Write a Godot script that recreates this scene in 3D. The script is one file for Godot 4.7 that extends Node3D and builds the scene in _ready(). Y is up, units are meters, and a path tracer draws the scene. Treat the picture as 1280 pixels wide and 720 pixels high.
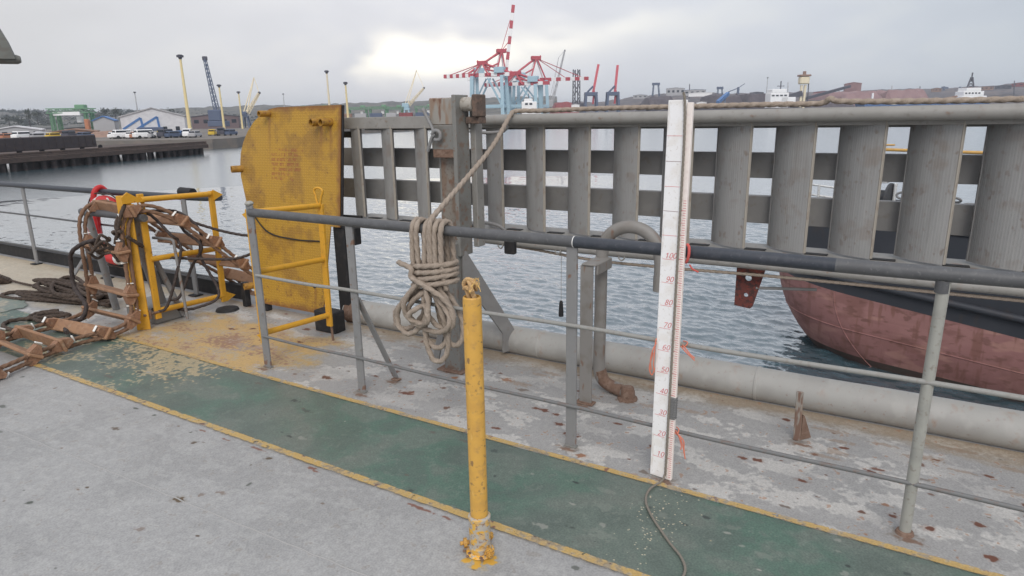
extends Node3D
# A ship's deck by its railing, the stowed accommodation ladder outboard, the harbour beyond. Metres, y up, the deck is y = 0.
# x runs along the ship's side (to the right in the photograph), -z points outboard.

const WATER := -5.0
const QUAY := -2.6

var M := {}
var taken := {}
var cam: Camera3D
var rng := RandomNumberGenerator.new()


func _ready() -> void:
	rng.seed = 7
	# ---- camera, sky, sun, exposure
	cam = Camera3D.new()
	cam.name = "camera"
	cam.position = Vector3(0, 1.62, 2.7227)
	cam.rotation = Vector3(-0.256, 0.5427, -0.0177)
	cam.fov = 47.4
	cam.near = 0.05
	cam.far = 9000.0
	add_child(cam)
	var env := Environment.new()
	env.background_mode = Environment.BG_SKY
	var sky := Sky.new()
	var pan := PanoramaSkyMaterial.new()
	pan.panorama = sky_picture()
	sky.sky_material = pan
	env.sky = sky
	env.tonemap_mode = Environment.TONE_MAPPER_LINEAR
	env.tonemap_exposure = 1.0
	env.sdfgi_enabled = true
	env.ssao_enabled = true
	env.ssil_enabled = true
	env.fog_enabled = true
	env.fog_density = 0.00024
	env.fog_light_color = Color(0.80, 0.83, 0.87)
	var we := WorldEnvironment.new()
	we.name = "environment"
	we.environment = env
	add_child(we)
	var sun := DirectionalLight3D.new()
	sun.name = "sun"
	sun.light_energy = 0.5
	sun.light_angular_distance = 30.0
	sun.light_color = Color(1.0, 0.975, 0.94)
	sun.shadow_enabled = true
	sun.rotation = Vector3(deg_to_rad(-42), deg_to_rad(30), 0)
	add_child(sun)
	materials()
	materials_more()
	build_setting()
	build_far()
	build_neighbour()
	build_gangway()
	build_rails()
	build_gates()
	build_deck_things()
	build_ladder()


# ------------------------------------------------------------------ mesh builder
class B:
	var v := PackedVector3Array()
	var n := PackedVector3Array()
	var uv := PackedVector2Array()

	func tri(a: Vector3, b: Vector3, c: Vector3, na: Vector3, nb: Vector3, nc: Vector3, ua := Vector2.ZERO, ub := Vector2.ZERO, uc := Vector2.ZERO) -> void:
		if (b - a).cross(c - a).dot(na + nb + nc) > 0.0:
			v.append(a); v.append(c); v.append(b)
			n.append(na); n.append(nc); n.append(nb)
			uv.append(ua); uv.append(uc); uv.append(ub)
		else:
			v.append(a); v.append(b); v.append(c)
			n.append(na); n.append(nb); n.append(nc)
			uv.append(ua); uv.append(ub); uv.append(uc)

	func quad(a: Vector3, b: Vector3, c: Vector3, d: Vector3, o: Vector3) -> void:
		tri(a, b, c, o, o, o)
		tri(a, c, d, o, o, o)

	func box(x: Transform3D, s: Vector3, ch := 0.0) -> void:
		var h := s * 0.5
		ch = minf(ch, 0.45 * minf(s.x, minf(s.y, s.z)))
		var k := h - Vector3(ch, ch, ch)
		var bs := x.basis
		for ax in 3:
			var e1 := (ax + 1) % 3
			var e2 := (ax + 2) % 3
			for sg in [-1.0, 1.0]:
				var c := []
				for q in [[-1, -1], [1, -1], [1, 1], [-1, 1]]:
					var p := Vector3.ZERO
					p[ax] = h[ax] * sg
					p[e1] = k[e1] * q[0]
					p[e2] = k[e2] * q[1]
					c.append(x * p)
				var o := Vector3.ZERO
				o[ax] = sg
				quad(c[0], c[1], c[2], c[3], (bs * o).normalized())
		if ch <= 0.0:
			return
		for ax in 3:
			var e1 := (ax + 1) % 3
			var e2 := (ax + 2) % 3
			for q in [[-1, -1], [1, -1], [1, 1], [-1, 1]]:
				var c := []
				for t in [[-1, 0], [1, 0], [1, 1], [-1, 1]]:
					var p := Vector3.ZERO
					p[ax] = k[ax] * t[0]
					p[e1] = (h[e1] if t[1] == 0 else k[e1]) * q[0]
					p[e2] = (k[e2] if t[1] == 0 else h[e2]) * q[1]
					c.append(x * p)
				var o := Vector3.ZERO
				o[e1] = q[0]
				o[e2] = q[1]
				quad(c[0], c[1], c[2], c[3], (bs * o).normalized())
		for sx in [-1.0, 1.0]:
			for sy in [-1.0, 1.0]:
				for sz in [-1.0, 1.0]:
					var s3 := Vector3(sx, sy, sz)
					var o := (bs * s3).normalized()
					tri(x * (Vector3(h.x, k.y, k.z) * s3), x * (Vector3(k.x, h.y, k.z) * s3), x * (Vector3(k.x, k.y, h.z) * s3), o, o, o)

	func cube(c: Vector3, s: Vector3, ch := 0.0, yaw := 0.0) -> void:
		box(Transform3D(Basis(Vector3.UP, yaw), c), s, ch)

	# a bar of rectangular section from a to b; w is its width across «side»
	func bar(a: Vector3, b: Vector3, w: float, d: float, side := Vector3.RIGHT, ch := 0.0) -> void:
		var y := (b - a).normalized()
		var z := side.cross(y)
		if z.length() < 0.01:
			z = Vector3.FORWARD.cross(y)
			if z.length() < 0.01:
				z = Vector3.RIGHT.cross(y)
		z = z.normalized()
		var x := y.cross(z)
		box(Transform3D(Basis(x, y, z), (a + b) * 0.5), Vector3(w, (b - a).length(), d), ch)

	func tube(p: PackedVector3Array, r: float, sides := 10, closed := false, caps := true, radii := PackedFloat32Array(), twist := 0.0, strand := 0.0) -> void:
		var m := p.size()
		if m < 2:
			return
		var t := PackedVector3Array()
		for i in m:
			var a := p[(i - 1 + m) % m] if closed else p[maxi(i - 1, 0)]
			var b := p[(i + 1) % m] if closed else p[mini(i + 1, m - 1)]
			var q := b - a
			t.append(q.normalized() if q.length() > 1e-9 else Vector3.UP)
		var u := t[0].cross(Vector3.UP if absf(t[0].y) < 0.9 else Vector3.RIGHT).normalized()
		var ring := []
		var nor := []
		var along := 0.0
		var ls := PackedFloat32Array()
		for i in m:
			if i:
				u = (u - t[i] * u.dot(t[i])).normalized()
				along += p[i].distance_to(p[i - 1])
			ls.append(along)
			var w := t[i].cross(u)
			var rr := radii[i] if radii.size() else r
			var ps := PackedVector3Array()
			var ns := PackedVector3Array()
			for k in sides:
				var an := TAU * k / sides
				var f := 1.0
				if strand > 0.0:
					f = 1.0 - strand + strand * absf(cos(1.5 * an + twist * along))
				var dir := u * cos(an) + w * sin(an)
				ps.append(p[i] + dir * rr * f)
				ns.append(dir)
			ring.append(ps)
			nor.append(ns)
		var last := m if closed else m - 1
		if strand > 0.0:
			for i in m:
				var a := maxi(i - 1, 0)
				var b := mini(i + 1, m - 1)
				for k in sides:
					var du: Vector3 = ring[i][(k + 1) % sides] - ring[i][(k - 1 + sides) % sides]
					var dl: Vector3 = ring[b][k] - ring[a][k]
					var q := du.cross(dl).normalized()
					nor[i][k] = q if q.dot(nor[i][k]) > 0.0 else -q
		for i in last:
			var j := (i + 1) % m
			for k in sides:
				var k2 := (k + 1) % sides
				var ua := Vector2(float(k) / sides, ls[i])
				var ub := Vector2(float(k + 1) / sides, ls[i])
				var lj := ls[j] if j > i else ls[i] + p[i].distance_to(p[0])
				tri(ring[i][k], ring[i][k2], ring[j][k2], nor[i][k], nor[i][k2], nor[j][k2], ua, ub, Vector2(ub.x, lj))
				tri(ring[i][k], ring[j][k2], ring[j][k], nor[i][k], nor[j][k2], nor[j][k], ua, Vector2(ub.x, lj), Vector2(ua.x, lj))
		if caps and not closed:
			for e in [0, m - 1]:
				var o: Vector3 = -t[0] if e == 0 else t[m - 1]
				for k in sides:
					tri(p[e], ring[e][k], ring[e][(k + 1) % sides], o, o, o)

	func rod(a: Vector3, b: Vector3, r: float, sides := 10) -> void:
		tube(PackedVector3Array([a, b]), r, sides)

	# a tube with a hollow, open end at b
	func pipe_stub(a: Vector3, b: Vector3, r: float, wall := 0.006, sides := 14) -> void:
		tube(PackedVector3Array([a, b]), r, sides, false, false)
		tube(PackedVector3Array([a, b]), r - wall, sides, false, false)
		var t := (b - a).normalized()
		var u := t.cross(Vector3.UP if absf(t.y) < 0.9 else Vector3.RIGHT).normalized()
		var w := t.cross(u)
		for k in sides:
			var d0 := u * cos(TAU * k / sides) + w * sin(TAU * k / sides)
			var d1 := u * cos(TAU * (k + 1) / sides) + w * sin(TAU * (k + 1) / sides)
			quad(b + d0 * r, b + d1 * r, b + d1 * (r - wall), b + d0 * (r - wall), t)
			tri(a, a + d0 * r, a + d1 * r, t, t, t)

	func lathe(x: Transform3D, prof: Array, sides := 16, squash := 1.0) -> void:
		for i in prof.size() - 1:
			var p0: Vector2 = prof[i]
			var p1: Vector2 = prof[i + 1]
			var e := p1 - p0
			var nn := Vector2(e.y, -e.x).normalized()
			for k in sides:
				var a0 := TAU * k / sides
				var a1 := TAU * (k + 1) / sides
				var f := func(p: Vector2, a: float) -> Vector3: return x * Vector3(p.x * cos(a), p.y, p.x * sin(a) * squash)
				var g := func(a: float) -> Vector3: return (x.basis * Vector3(nn.x * cos(a), nn.y, nn.x * sin(a))).normalized()
				tri(f.call(p0, a0), f.call(p1, a0), f.call(p1, a1), g.call(a0), g.call(a0), g.call(a1))
				tri(f.call(p0, a0), f.call(p1, a1), f.call(p0, a1), g.call(a0), g.call(a1), g.call(a1))

	# outline in the local xy plane, from z = 0 to z = depth
	func plate(x: Transform3D, poly: PackedVector2Array, depth: float, uv_scale := 1.0) -> void:
		var ids := Geometry2D.triangulate_polygon(poly)
		var o := x.basis.z.normalized()
		for i in range(0, ids.size(), 3):
			var q := [poly[ids[i]], poly[ids[i + 1]], poly[ids[i + 2]]]
			var f := []
			var bk := []
			for w in q:
				f.append(x * Vector3(w.x, w.y, depth))
				bk.append(x * Vector3(w.x, w.y, 0))
			tri(f[0], f[1], f[2], o, o, o, q[0] * uv_scale, q[1] * uv_scale, q[2] * uv_scale)
			tri(bk[0], bk[1], bk[2], -o, -o, -o, q[0] * uv_scale, q[1] * uv_scale, q[2] * uv_scale)
		var area := 0.0
		for i in poly.size():
			area += poly[i].cross(poly[(i + 1) % poly.size()])
		for i in poly.size():
			var a := poly[i]
			var b := poly[(i + 1) % poly.size()]
			var e := (b - a).normalized() * signf(area)
			var nn := (x.basis * Vector3(e.y, -e.x, 0)).normalized()
			quad(x * Vector3(a.x, a.y, 0), x * Vector3(b.x, b.y, 0), x * Vector3(b.x, b.y, depth), x * Vector3(a.x, a.y, depth), nn)

	# four chords and their bracing between two square ends
	func lattice(a: Vector3, b: Vector3, wa: float, wb: float, bays: int, th: float, side := Vector3.RIGHT) -> void:
		var y := (b - a).normalized()
		var z := side.cross(y)
		if z.length() < 0.05:
			z = Vector3.FORWARD.cross(y)
		z = z.normalized()
		var x := y.cross(z)
		var at := func(k: int, t: float) -> Vector3:
			var w := lerpf(wa, wb, t) * 0.5
			var s: Array = [[-1, -1], [1, -1], [1, 1], [-1, 1]][k % 4]
			return a.lerp(b, t) + x * w * s[0] + z * w * s[1]
		for k in 4:
			bar(at.call(k, 0.0), at.call(k, 1.0), th, th, side)
			for i in bays:
				var t0 := float(i) / bays
				var t1 := float(i + 1) / bays
				bar(at.call(k + (i % 2), t0), at.call(k + 1 - (i % 2), t1), th * 0.6, th * 0.6, side)

	func mesh() -> ArrayMesh:
		var arr := []
		arr.resize(Mesh.ARRAY_MAX)
		arr[Mesh.ARRAY_VERTEX] = v
		arr[Mesh.ARRAY_NORMAL] = n
		arr[Mesh.ARRAY_TEX_UV] = uv
		var m := ArrayMesh.new()
		m.add_surface_from_arrays(Mesh.PRIMITIVE_TRIANGLES, arr)
		return m


# ------------------------------------------------------------------ naming
func numbered(called: String) -> String:
	var k: int = taken.get(called, 0)
	taken[called] = k + 1
	return called if k == 0 else "%s_%03d" % [called, k]


func tag(o: Node, label := "", category := "", group := "", kind := "") -> Node:
	for p in [["label", label], ["category", category], ["group", group], ["kind", kind]]:
		if p[1]:
			o.set_meta(p[0], p[1])
	return o


func thing(called: String, label: String, category: String, at := Vector3.ZERO, group := "") -> Node3D:
	var o := Node3D.new()
	o.name = numbered(called)
	o.position = at
	add_child(o)
	tag(o, label, category, group)
	return o


# commits b, whose points are in the scene's axes, as one mesh under a parent that is only moved
func part(b: B, called: String, m: Material, parent: Node3D, label := "") -> MeshInstance3D:
	var off := Vector3.ZERO
	var q: Node = parent
	while q is Node3D and q != self:
		off += q.position
		q = q.get_parent()
	if off != Vector3.ZERO:
		for i in b.v.size():
			b.v[i] -= off
	var o := MeshInstance3D.new()
	o.name = called
	o.mesh = b.mesh()
	o.material_override = m
	if label:
		o.set_meta("label", label)
	parent.add_child(o, true)
	return o


# a thing that is one mesh
func single(b: B, called: String, m: Material, label: String, category: String, at := Vector3.ZERO, group := "") -> MeshInstance3D:
	for i in b.v.size():
		b.v[i] -= at
	var o := MeshInstance3D.new()
	o.name = numbered(called)
	o.mesh = b.mesh()
	o.material_override = m
	o.position = at
	add_child(o)
	tag(o, label, category, group)
	return o


func setting(b: B, called: String, m: Material, kind := "structure") -> MeshInstance3D:
	var o := MeshInstance3D.new()
	o.name = called
	o.mesh = b.mesh()
	o.material_override = m
	add_child(o, true)
	o.set_meta("kind", kind)
	return o


func copy_of(o: Node3D, at: Vector3, yaw: float, label := "") -> Node3D:
	var c: Node3D = o.duplicate()
	c.name = numbered(str(o.name).rstrip("0123456789").trim_suffix("_"))
	add_child(c)
	c.position = at
	c.rotation.y = yaw
	if label:
		c.set_meta("label", label)
	return c


func smooth(pts: Array, step := 0.05, closed := false) -> PackedVector3Array:
	var c := Curve3D.new()
	c.bake_interval = step
	var m := pts.size()
	for i in (m + 1 if closed else m):
		var p: Vector3 = pts[i % m]
		var a: Vector3 = pts[(i - 1 + m) % m] if closed else pts[maxi(i - 1, 0)]
		var b: Vector3 = pts[(i + 1) % m] if closed else pts[mini(i + 1, m - 1)]
		var t := (b - a) / 6.0
		c.add_point(p, -t, t)
	var out := c.get_baked_points()
	if closed:
		out.remove_at(out.size() - 1)
	return out


func rope_into(b: B, pts: Array, r: float, closed := false, fine := 0.45) -> void:
	b.tube(smooth(pts, r * fine, closed), r * 1.08, 12, closed, true, PackedFloat32Array(), 0.8 / r, 0.34)


# ------------------------------------------------------------------ pictures and materials
func c8(r: float, g: float, bl: float, k := 1.0) -> Color:
	var c := Color(r / 255.0, g / 255.0, bl / 255.0).srgb_to_linear()
	return Color(minf(c.r * k, 0.9), minf(c.g * k, 0.9), minf(c.b * k, 0.9)).linear_to_srgb()


func noise(sd: int, freq: float, oct := 3, kind := FastNoiseLite.TYPE_SIMPLEX_SMOOTH) -> FastNoiseLite:
	var f := FastNoiseLite.new()
	f.seed = sd
	f.noise_type = kind
	f.frequency = freq
	f.fractal_octaves = oct
	return f


# layers: [cycles per tile, low, high, colour, amount, seed, stretch x, stretch y]
func layered(size: int, base: Color, layers: Array) -> ImageTexture:
	var px := PackedFloat32Array()
	px.resize(size * size * 3)
	for i in size * size:
		px[i * 3] = base.r
		px[i * 3 + 1] = base.g
		px[i * 3 + 2] = base.b
	for l in layers:
		var sx: int = l[6] if l.size() > 6 else 1
		var sy: int = l[7] if l.size() > 7 else 1
		var im: Image = noise(l[5], float(l[0]) / size, 4).get_seamless_image(size / sx, size / sy)
		im.convert(Image.FORMAT_L8)
		if sx > 1 or sy > 1:
			im.resize(size, size, Image.INTERPOLATE_CUBIC)
		var d := im.get_data()
		var lo: float = l[1]
		var hi: float = l[2]
		var col: Color = l[3]
		var amt: float = l[4]
		var lut := PackedFloat32Array()
		for q in 256:
			lut.append(smoothstep(lo, hi, q / 255.0) * amt)
		for i in size * size:
			var a := lut[d[i]]
			if a > 0.0:
				var j := i * 3
				px[j] += (col.r - px[j]) * a
				px[j + 1] += (col.g - px[j + 1]) * a
				px[j + 2] += (col.b - px[j + 2]) * a
	var by := PackedByteArray()
	by.resize(size * size * 3)
	for i in by.size():
		by[i] = int(clampf(px[i], 0, 1) * 255.0)
	return ImageTexture.create_from_image(Image.create_from_data(size, size, false, Image.FORMAT_RGB8, by))


func surf(base: Color, rough: float, layers := [], tile := 1.0, size := 256, relief := 0.0, metal := 0.0) -> StandardMaterial3D:
	var m := StandardMaterial3D.new()
	m.roughness = rough
	m.metallic = metal
	if layers.is_empty():
		m.albedo_color = base
		return m
	m.albedo_texture = layered(size, base, layers)
	m.uv1_triplanar = true
	m.uv1_world_triplanar = true
	m.uv1_scale = Vector3.ONE / tile
	if relief > 0.0:
		m.heightmap_enabled = true
		m.heightmap_texture = m.albedo_texture
		m.heightmap_scale = relief
	return m


func sky_picture() -> ImageTexture:
	var w := 1024
	var h := 512
	var im := Image.create_empty(w, h, false, Image.FORMAT_RGBF)
	var n1 := noise(11, 1.6, 4)
	var n2 := noise(12, 4.5, 4)
	var n3 := noise(13, 12.0, 3)
	var glow := Vector3(-0.558, 0.048, -0.83).normalized()
	for y in h:
		var el := (0.5 - (y + 0.5) / h) * PI
		for x in w:
			var az := (x + 0.5) / w * TAU
			var d := Vector3(sin(az) * cos(el), sin(el), -cos(az) * cos(el))
			var up := maxf(d.y, 0.0)
			var s := Vector3(d.x, d.y * 3.2, d.z)
			var a := n1.get_noise_3dv(s)
			var b := n2.get_noise_3dv(s)
			var f := n3.get_noise_3dv(s)
			var right := clampf((d.x * 0.857 - d.z * -0.516) * 0.5 + 0.5, 0, 1)
			var c := Color(0.85, 0.865, 0.94).lerp(Color(0.87, 0.87, 0.90), clampf(1.0 - up * 3.0, 0, 1))
			c = c * (1.0 + 0.07 * a + 0.05 * b + 0.015 * f + 0.12 * up * up)
			# the thin, lighter streaks low over the harbour
			var q := clampf((b + 0.5 * a + 0.5 * f) * 2.4 - 0.05, 0, 1) * exp(-pow((d.y - 0.09) / 0.07, 2.0))
			var across := az_diff(az, atan2(glow.x, -glow.z))
			c = c.lerp(Color(0.97, 0.955, 0.94), q * 0.75 * exp(-pow((across - 0.15) / 0.55, 2.0)))
			# the break in the cloud
			var wob := 0.05 * b + 0.03 * f
			var lit := smoothstep(-0.175 + wob, -0.125 + wob, across) * exp(-pow(maxf(across + 0.05, 0.0) / 0.22, 2.0))
			lit *= exp(-pow((d.y - 0.082 - 0.12 * maxf(across + 0.05, 0.0) - 0.3 * wob) / 0.025, 2.0)) * clampf(1.0 + 1.2 * b, 0.3, 1.2)
			c = c.lerp(Color(1.5, 1.42, 1.25), clampf(lit * 1.3, 0, 1))
			c = c.lerp(Color(0.98, 0.88, 0.83), 0.5 * exp(-pow((across + 0.05) / 0.10, 2.0) - pow((d.y - 0.030) / 0.012, 2.0)))
			var dull := clampf(-across / 0.55, 0, 1) * clampf(1.0 + (across + 0.55) / 1.8, 0, 1)
			c = Color(c.r * (1 - 0.12 * dull), c.g * (1 - 0.125 * dull), c.b * (1 - 0.155 * dull))
			var cool := clampf(across / 0.7, 0, 1) * clampf(1.0 - (across - 0.7) / 2.0, 0, 1)
			c = Color(c.r * (1 - 0.31 * cool), c.g * (1 - 0.255 * cool), c.b * (1 - 0.22 * cool))
			im.set_pixel(x, y, c)
	return ImageTexture.create_from_image(im)


func az_diff(a: float, b: float) -> float:
	return wrapf(a - b, -PI, PI)


func materials() -> void:
	var dirt := c8(96, 84, 72)
	var rust := c8(116, 70, 46)
	M.post = surf(c8(130, 130, 130, 1.0), 0.55, [[5, 0.5, 0.9, c8(142, 142, 140, 1.0), 0.6, 1], [14, 0.68, 0.9, dirt, 0.3, 2], [9, 0.8, 0.88, rust, 0.6, 3]], 0.9, 256, 0.1)
	M.pale_post = surf(c8(160, 160, 153, 1.0), 0.55, [[5, 0.5, 0.9, c8(144, 144, 138, 1.0), 0.6, 4], [20, 0.7, 0.88, dirt, 0.4, 5], [9, 0.8, 0.88, rust, 0.7, 6]], 0.7, 256, 0.1)
	M.rail_grey = surf(c8(84, 85, 87, 1.0), 0.5, [[6, 0.5, 0.85, c8(102, 103, 104), 0.6, 7], [26, 0.76, 0.88, c8(140, 140, 140), 0.5, 8]], 0.5, 256, 0.1)
	M.rail_blue = surf(c8(56, 60, 68, 1.0), 0.45, [[6, 0.5, 0.85, c8(76, 79, 86), 0.6, 9], [24, 0.78, 0.88, c8(120, 120, 124), 0.5, 10]], 0.5, 256, 0.1)
	M.wire = surf(c8(112, 113, 113, 1.0), 0.6, [[12, 0.6, 0.85, rust, 0.4, 11]], 0.4)
	M.tread = surf(c8(138, 138, 137, 1.17), 0.48, [[10, 0.45, 0.8, c8(152, 151, 149, 1.17), 0.4, 12, 1, 8], [16, 0.55, 0.85, c8(120, 118, 115, 1.1), 0.35, 13, 1, 8], [5, 0.64, 0.86, c8(128, 116, 106, 1.0), 0.45, 14], [22, 0.74, 0.86, c8(104, 84, 70), 0.5, 155, 1, 2]], 1.1, 256, 0.05)
	M.tread_edge = surf(c8(158, 152, 142, 1.0), 0.5, [[6, 0.6, 0.9, c8(132, 116, 102, 1.0), 0.5, 15]], 0.5)
	M.gang = surf(c8(138, 136, 132, 1.05), 0.5, [[4, 0.45, 0.8, c8(150, 148, 144, 1.05), 0.6, 16], [15, 0.66, 0.85, c8(112, 107, 100, 1.0), 0.4, 17], [8, 0.78, 0.9, rust, 0.4, 18]], 0.9, 256, 0.08)
	M.gang_dark = surf(c8(128, 127, 126, 1.1), 0.6, [[5, 0.5, 0.8, c8(138, 136, 134, 1.1), 0.6, 19], [9, 0.68, 0.9, c8(124, 114, 106, 1.0), 0.4, 20]], 0.8)
	M.black = surf(c8(34, 34, 36), 0.7, [[6, 0.5, 0.8, c8(60, 56, 54), 0.5, 21]], 0.6)
	M.gate = surf(c8(212, 158, 46, 1.0), 0.5, [[5, 0.5, 0.85, c8(198, 148, 50, 1.0), 0.5, 22], [16, 0.68, 0.88, c8(158, 120, 58, 1.0), 0.4, 23], [9, 0.82, 0.9, rust, 0.6, 24]], 0.6, 256, 0.06)
	M.bollard = surf(c8(208, 162, 76, 1.05), 0.5, [[3, 0.45, 0.85, c8(192, 148, 74, 1.02), 0.6, 25], [10, 0.62, 0.84, c8(172, 136, 84, 1.0), 0.6, 26], [9, 0.76, 0.84, c8(124, 98, 70), 0.8, 27], [14, 0.72, 0.84, c8(224, 186, 110), 0.5, 150, 1, 4]], 0.4, 256, 0.06)
	M.sleeve = surf(c8(160, 156, 148, 1.2), 0.6, [[6, 0.52, 0.6, c8(224, 168, 50), 0.85, 28], [14, 0.66, 0.76, rust, 0.8, 29]], 0.25)
	M.rust = surf(c8(120, 96, 82, 1.0), 0.85, [[5, 0.45, 0.75, c8(140, 120, 106), 0.7, 30], [16, 0.55, 0.8, c8(88, 66, 54), 0.7, 31]], 0.4, 256, 0.2)
	M.rust_streak = surf(c8(128, 122, 114, 1.0), 0.7, [[4, 0.42, 0.7, c8(120, 98, 82, 1.0), 0.7, 32, 1, 2], [9, 0.56, 0.8, c8(116, 78, 58, 1.0), 0.65, 33, 1, 2], [26, 0.6, 0.8, c8(86, 66, 54), 0.4, 149]], 0.7, 256, 0.1)
	M.column = surf(c8(126, 125, 121, 1.0), 0.55, [[4, 0.5, 0.8, c8(112, 108, 102, 1.0), 0.6, 34], [7, 0.64, 0.84, c8(120, 92, 74, 1.0), 0.6, 35], [24, 0.72, 0.86, rust, 0.5, 36]], 0.8, 256, 0.1)
	M.edge_pipe = surf(c8(160, 159, 155, 1.05), 0.6, [[3, 0.45, 0.75, c8(150, 148, 144, 1.0), 0.6, 37], [7, 0.62, 0.85, c8(178, 176, 172, 1.0), 0.5, 38], [10, 0.72, 0.9, c8(156, 132, 116, 1.0), 0.5, 39], [30, 0.76, 0.9, c8(130, 108, 96), 0.5, 40]], 1.3, 512, 0.12)
	M.goose = surf(c8(136, 133, 129, 1.0), 0.55, [[4, 0.5, 0.8, c8(122, 116, 109, 1.0), 0.6, 41], [12, 0.74, 0.88, rust, 0.5, 42, 1, 4]], 0.7, 256, 0.08)
	M.rope = surf(c8(158, 145, 132, 1.0), 0.95, [[40, 0.4, 0.7, c8(128, 115, 103, 1.0), 0.6, 43], [6, 0.5, 0.8, c8(172, 160, 147, 1.0), 0.6, 44]], 0.3)
	M.rope_grey = surf(c8(134, 128, 118, 1.0), 0.95, [[40, 0.4, 0.7, c8(108, 102, 94, 1.0), 0.5, 45]], 0.2)
	M.rope_dark = surf(c8(74, 62, 54, 1.1), 0.95, [[30, 0.45, 0.7, c8(40, 34, 32), 0.7, 46], [6, 0.55, 0.8, c8(110, 96, 84), 0.5, 47]], 0.5)
	M.hose = surf(c8(58, 50, 48), 0.7, [[20, 0.5, 0.8, c8(90, 82, 76), 0.5, 48]], 0.4)
	M.board = surf(c8(236, 235, 232, 1.3), 0.4, [[5, 0.5, 0.9, c8(214, 209, 202, 1.15), 0.5, 49], [26, 0.74, 0.88, c8(180, 172, 164, 1.1), 0.4, 50], [9, 0.66, 0.84, c8(188, 178, 166, 1.1), 0.4, 156, 1, 4]], 0.5)
	M.board_strip = surf(c8(230, 216, 210, 1.2), 0.45, [[10, 0.5, 0.9, c8(212, 196, 190, 1.15), 0.5, 51]], 0.4)
	M.red_ink = surf(c8(208, 112, 116), 0.5)
	M.dark_ink = surf(c8(120, 70, 74), 0.5)
	M.tape = surf(c8(112, 112, 112, 1.1), 0.6, [[30, 0.5, 0.8, c8(80, 80, 80), 0.6, 52]], 0.15)
	M.string = surf(c8(214, 124, 100, 1.0), 0.9, [[20, 0.5, 0.8, c8(196, 140, 120), 0.6, 53]], 0.1)
	M.step = surf(c8(158, 122, 94, 1.0), 0.85, [[6, 0.45, 0.8, c8(140, 108, 86), 0.7, 54, 4, 1], [18, 0.58, 0.8, c8(112, 88, 72), 0.5, 55, 4, 1], [7, 0.66, 0.85, c8(178, 156, 134), 0.5, 146]], 0.5, 256, 0.1)
	M.chock = surf(c8(148, 112, 88, 1.0), 0.85, [[12, 0.5, 0.8, c8(116, 88, 72), 0.6, 56], [6, 0.64, 0.85, c8(172, 150, 130), 0.5, 147]], 0.3, 256, 0.1)
	M.white = surf(c8(232, 232, 228), 0.5)
	M.buoy_red = surf(c8(206, 46, 46), 0.5, [[8, 0.55, 0.85, c8(176, 44, 44), 0.6, 57]], 0.5)
	M.hull_black = surf(c8(56, 58, 64, 1.0), 0.5, [[3, 0.5, 0.8, c8(68, 70, 76, 1.0), 0.5, 58], [9, 0.68, 0.85, c8(78, 64, 58, 1.0), 0.4, 59, 1, 2]], 5.0)
	M.hull_red = surf(c8(146, 104, 101, 1.0), 0.7, [[3, 0.45, 0.75, c8(162, 120, 116, 1.0), 0.7, 60, 2, 1], [6, 0.54, 0.74, c8(120, 82, 76, 1.0), 0.6, 61, 2, 1], [20, 0.62, 0.8, c8(100, 68, 60, 1.0), 0.6, 62, 2, 1], [9, 0.68, 0.82, c8(188, 146, 132, 1.0), 0.6, 63, 3, 1], [18, 0.58, 0.8, c8(108, 72, 58, 1.0), 0.55, 148, 1, 6]], 5.5, 512, 0.2)
	M.barge_deck = surf(c8(96, 94, 92), 0.8, [[8, 0.5, 0.8, c8(74, 66, 62), 0.6, 64]], 2.0)
	M.steel_white = surf(c8(206, 208, 208), 0.5, [[8, 0.6, 0.8, c8(150, 140, 130), 0.5, 65]], 1.0)
	M.chain = surf(c8(120, 122, 124), 0.6, [[14, 0.55, 0.8, c8(100, 80, 66), 0.5, 66]], 0.5)
	M.winch = surf(c8(60, 62, 66), 0.6, [[8, 0.55, 0.8, c8(90, 86, 80), 0.5, 67]], 0.8)
	M.buff = surf(c8(206, 164, 92), 0.6, [[8, 0.55, 0.8, c8(160, 120, 80), 0.5, 68]], 1.0)
	M.own_hull = surf(c8(110, 112, 114), 0.6, [[4, 0.5, 0.8, c8(90, 84, 80), 0.6, 69]], 3.0)
	# far harbour
	M.pier = surf(c8(84, 70, 64, 0.85), 0.9, [[5, 0.45, 0.8, c8(104, 86, 76), 0.6, 70, 4, 1], [12, 0.55, 0.8, c8(52, 45, 43), 0.6, 71]], 9.0)
	M.pier_dark = surf(c8(52, 46, 46), 0.9, [[6, 0.5, 0.8, c8(84, 66, 58), 0.6, 72]], 5.0)
	M.wagon = surf(c8(62, 56, 58), 0.8, [[6, 0.5, 0.8, c8(80, 66, 62), 0.6, 73]], 6.0)
	M.far_yellow = surf(c8(222, 204, 152, 1.1), 0.6)
	M.far_yellow2 = surf(c8(206, 176, 60, 1.1), 0.6)
	M.far_dark = surf(c8(78, 78, 88), 0.8)
	M.far_white = surf(c8(226, 226, 226, 1.2), 0.6)
	M.far_cream = surf(c8(220, 208, 180, 1.1), 0.6)
	M.far_grey = surf(c8(160, 160, 162, 1.2), 0.7)
	M.far_red = surf(c8(180, 66, 78, 1.05), 0.6)
	M.far_darkred = surf(c8(140, 70, 72), 0.7, [[7, 0.5, 0.8, c8(110, 58, 60), 0.7, 74]], 20.0)
	M.far_blue = surf(c8(160, 190, 204, 1.05), 0.6)
	M.far_navy = surf(c8(84, 96, 120), 0.7)
	M.far_cobalt = surf(c8(74, 116, 170), 0.6)
	M.far_green = surf(c8(112, 152, 122, 1.0), 0.6)
	M.far_shed = surf(c8(196, 196, 198, 1.2), 0.6, [[18, 0.45, 0.6, c8(180, 180, 184, 1.15), 0.5, 75, 1, 1]], 30.0)
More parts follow.
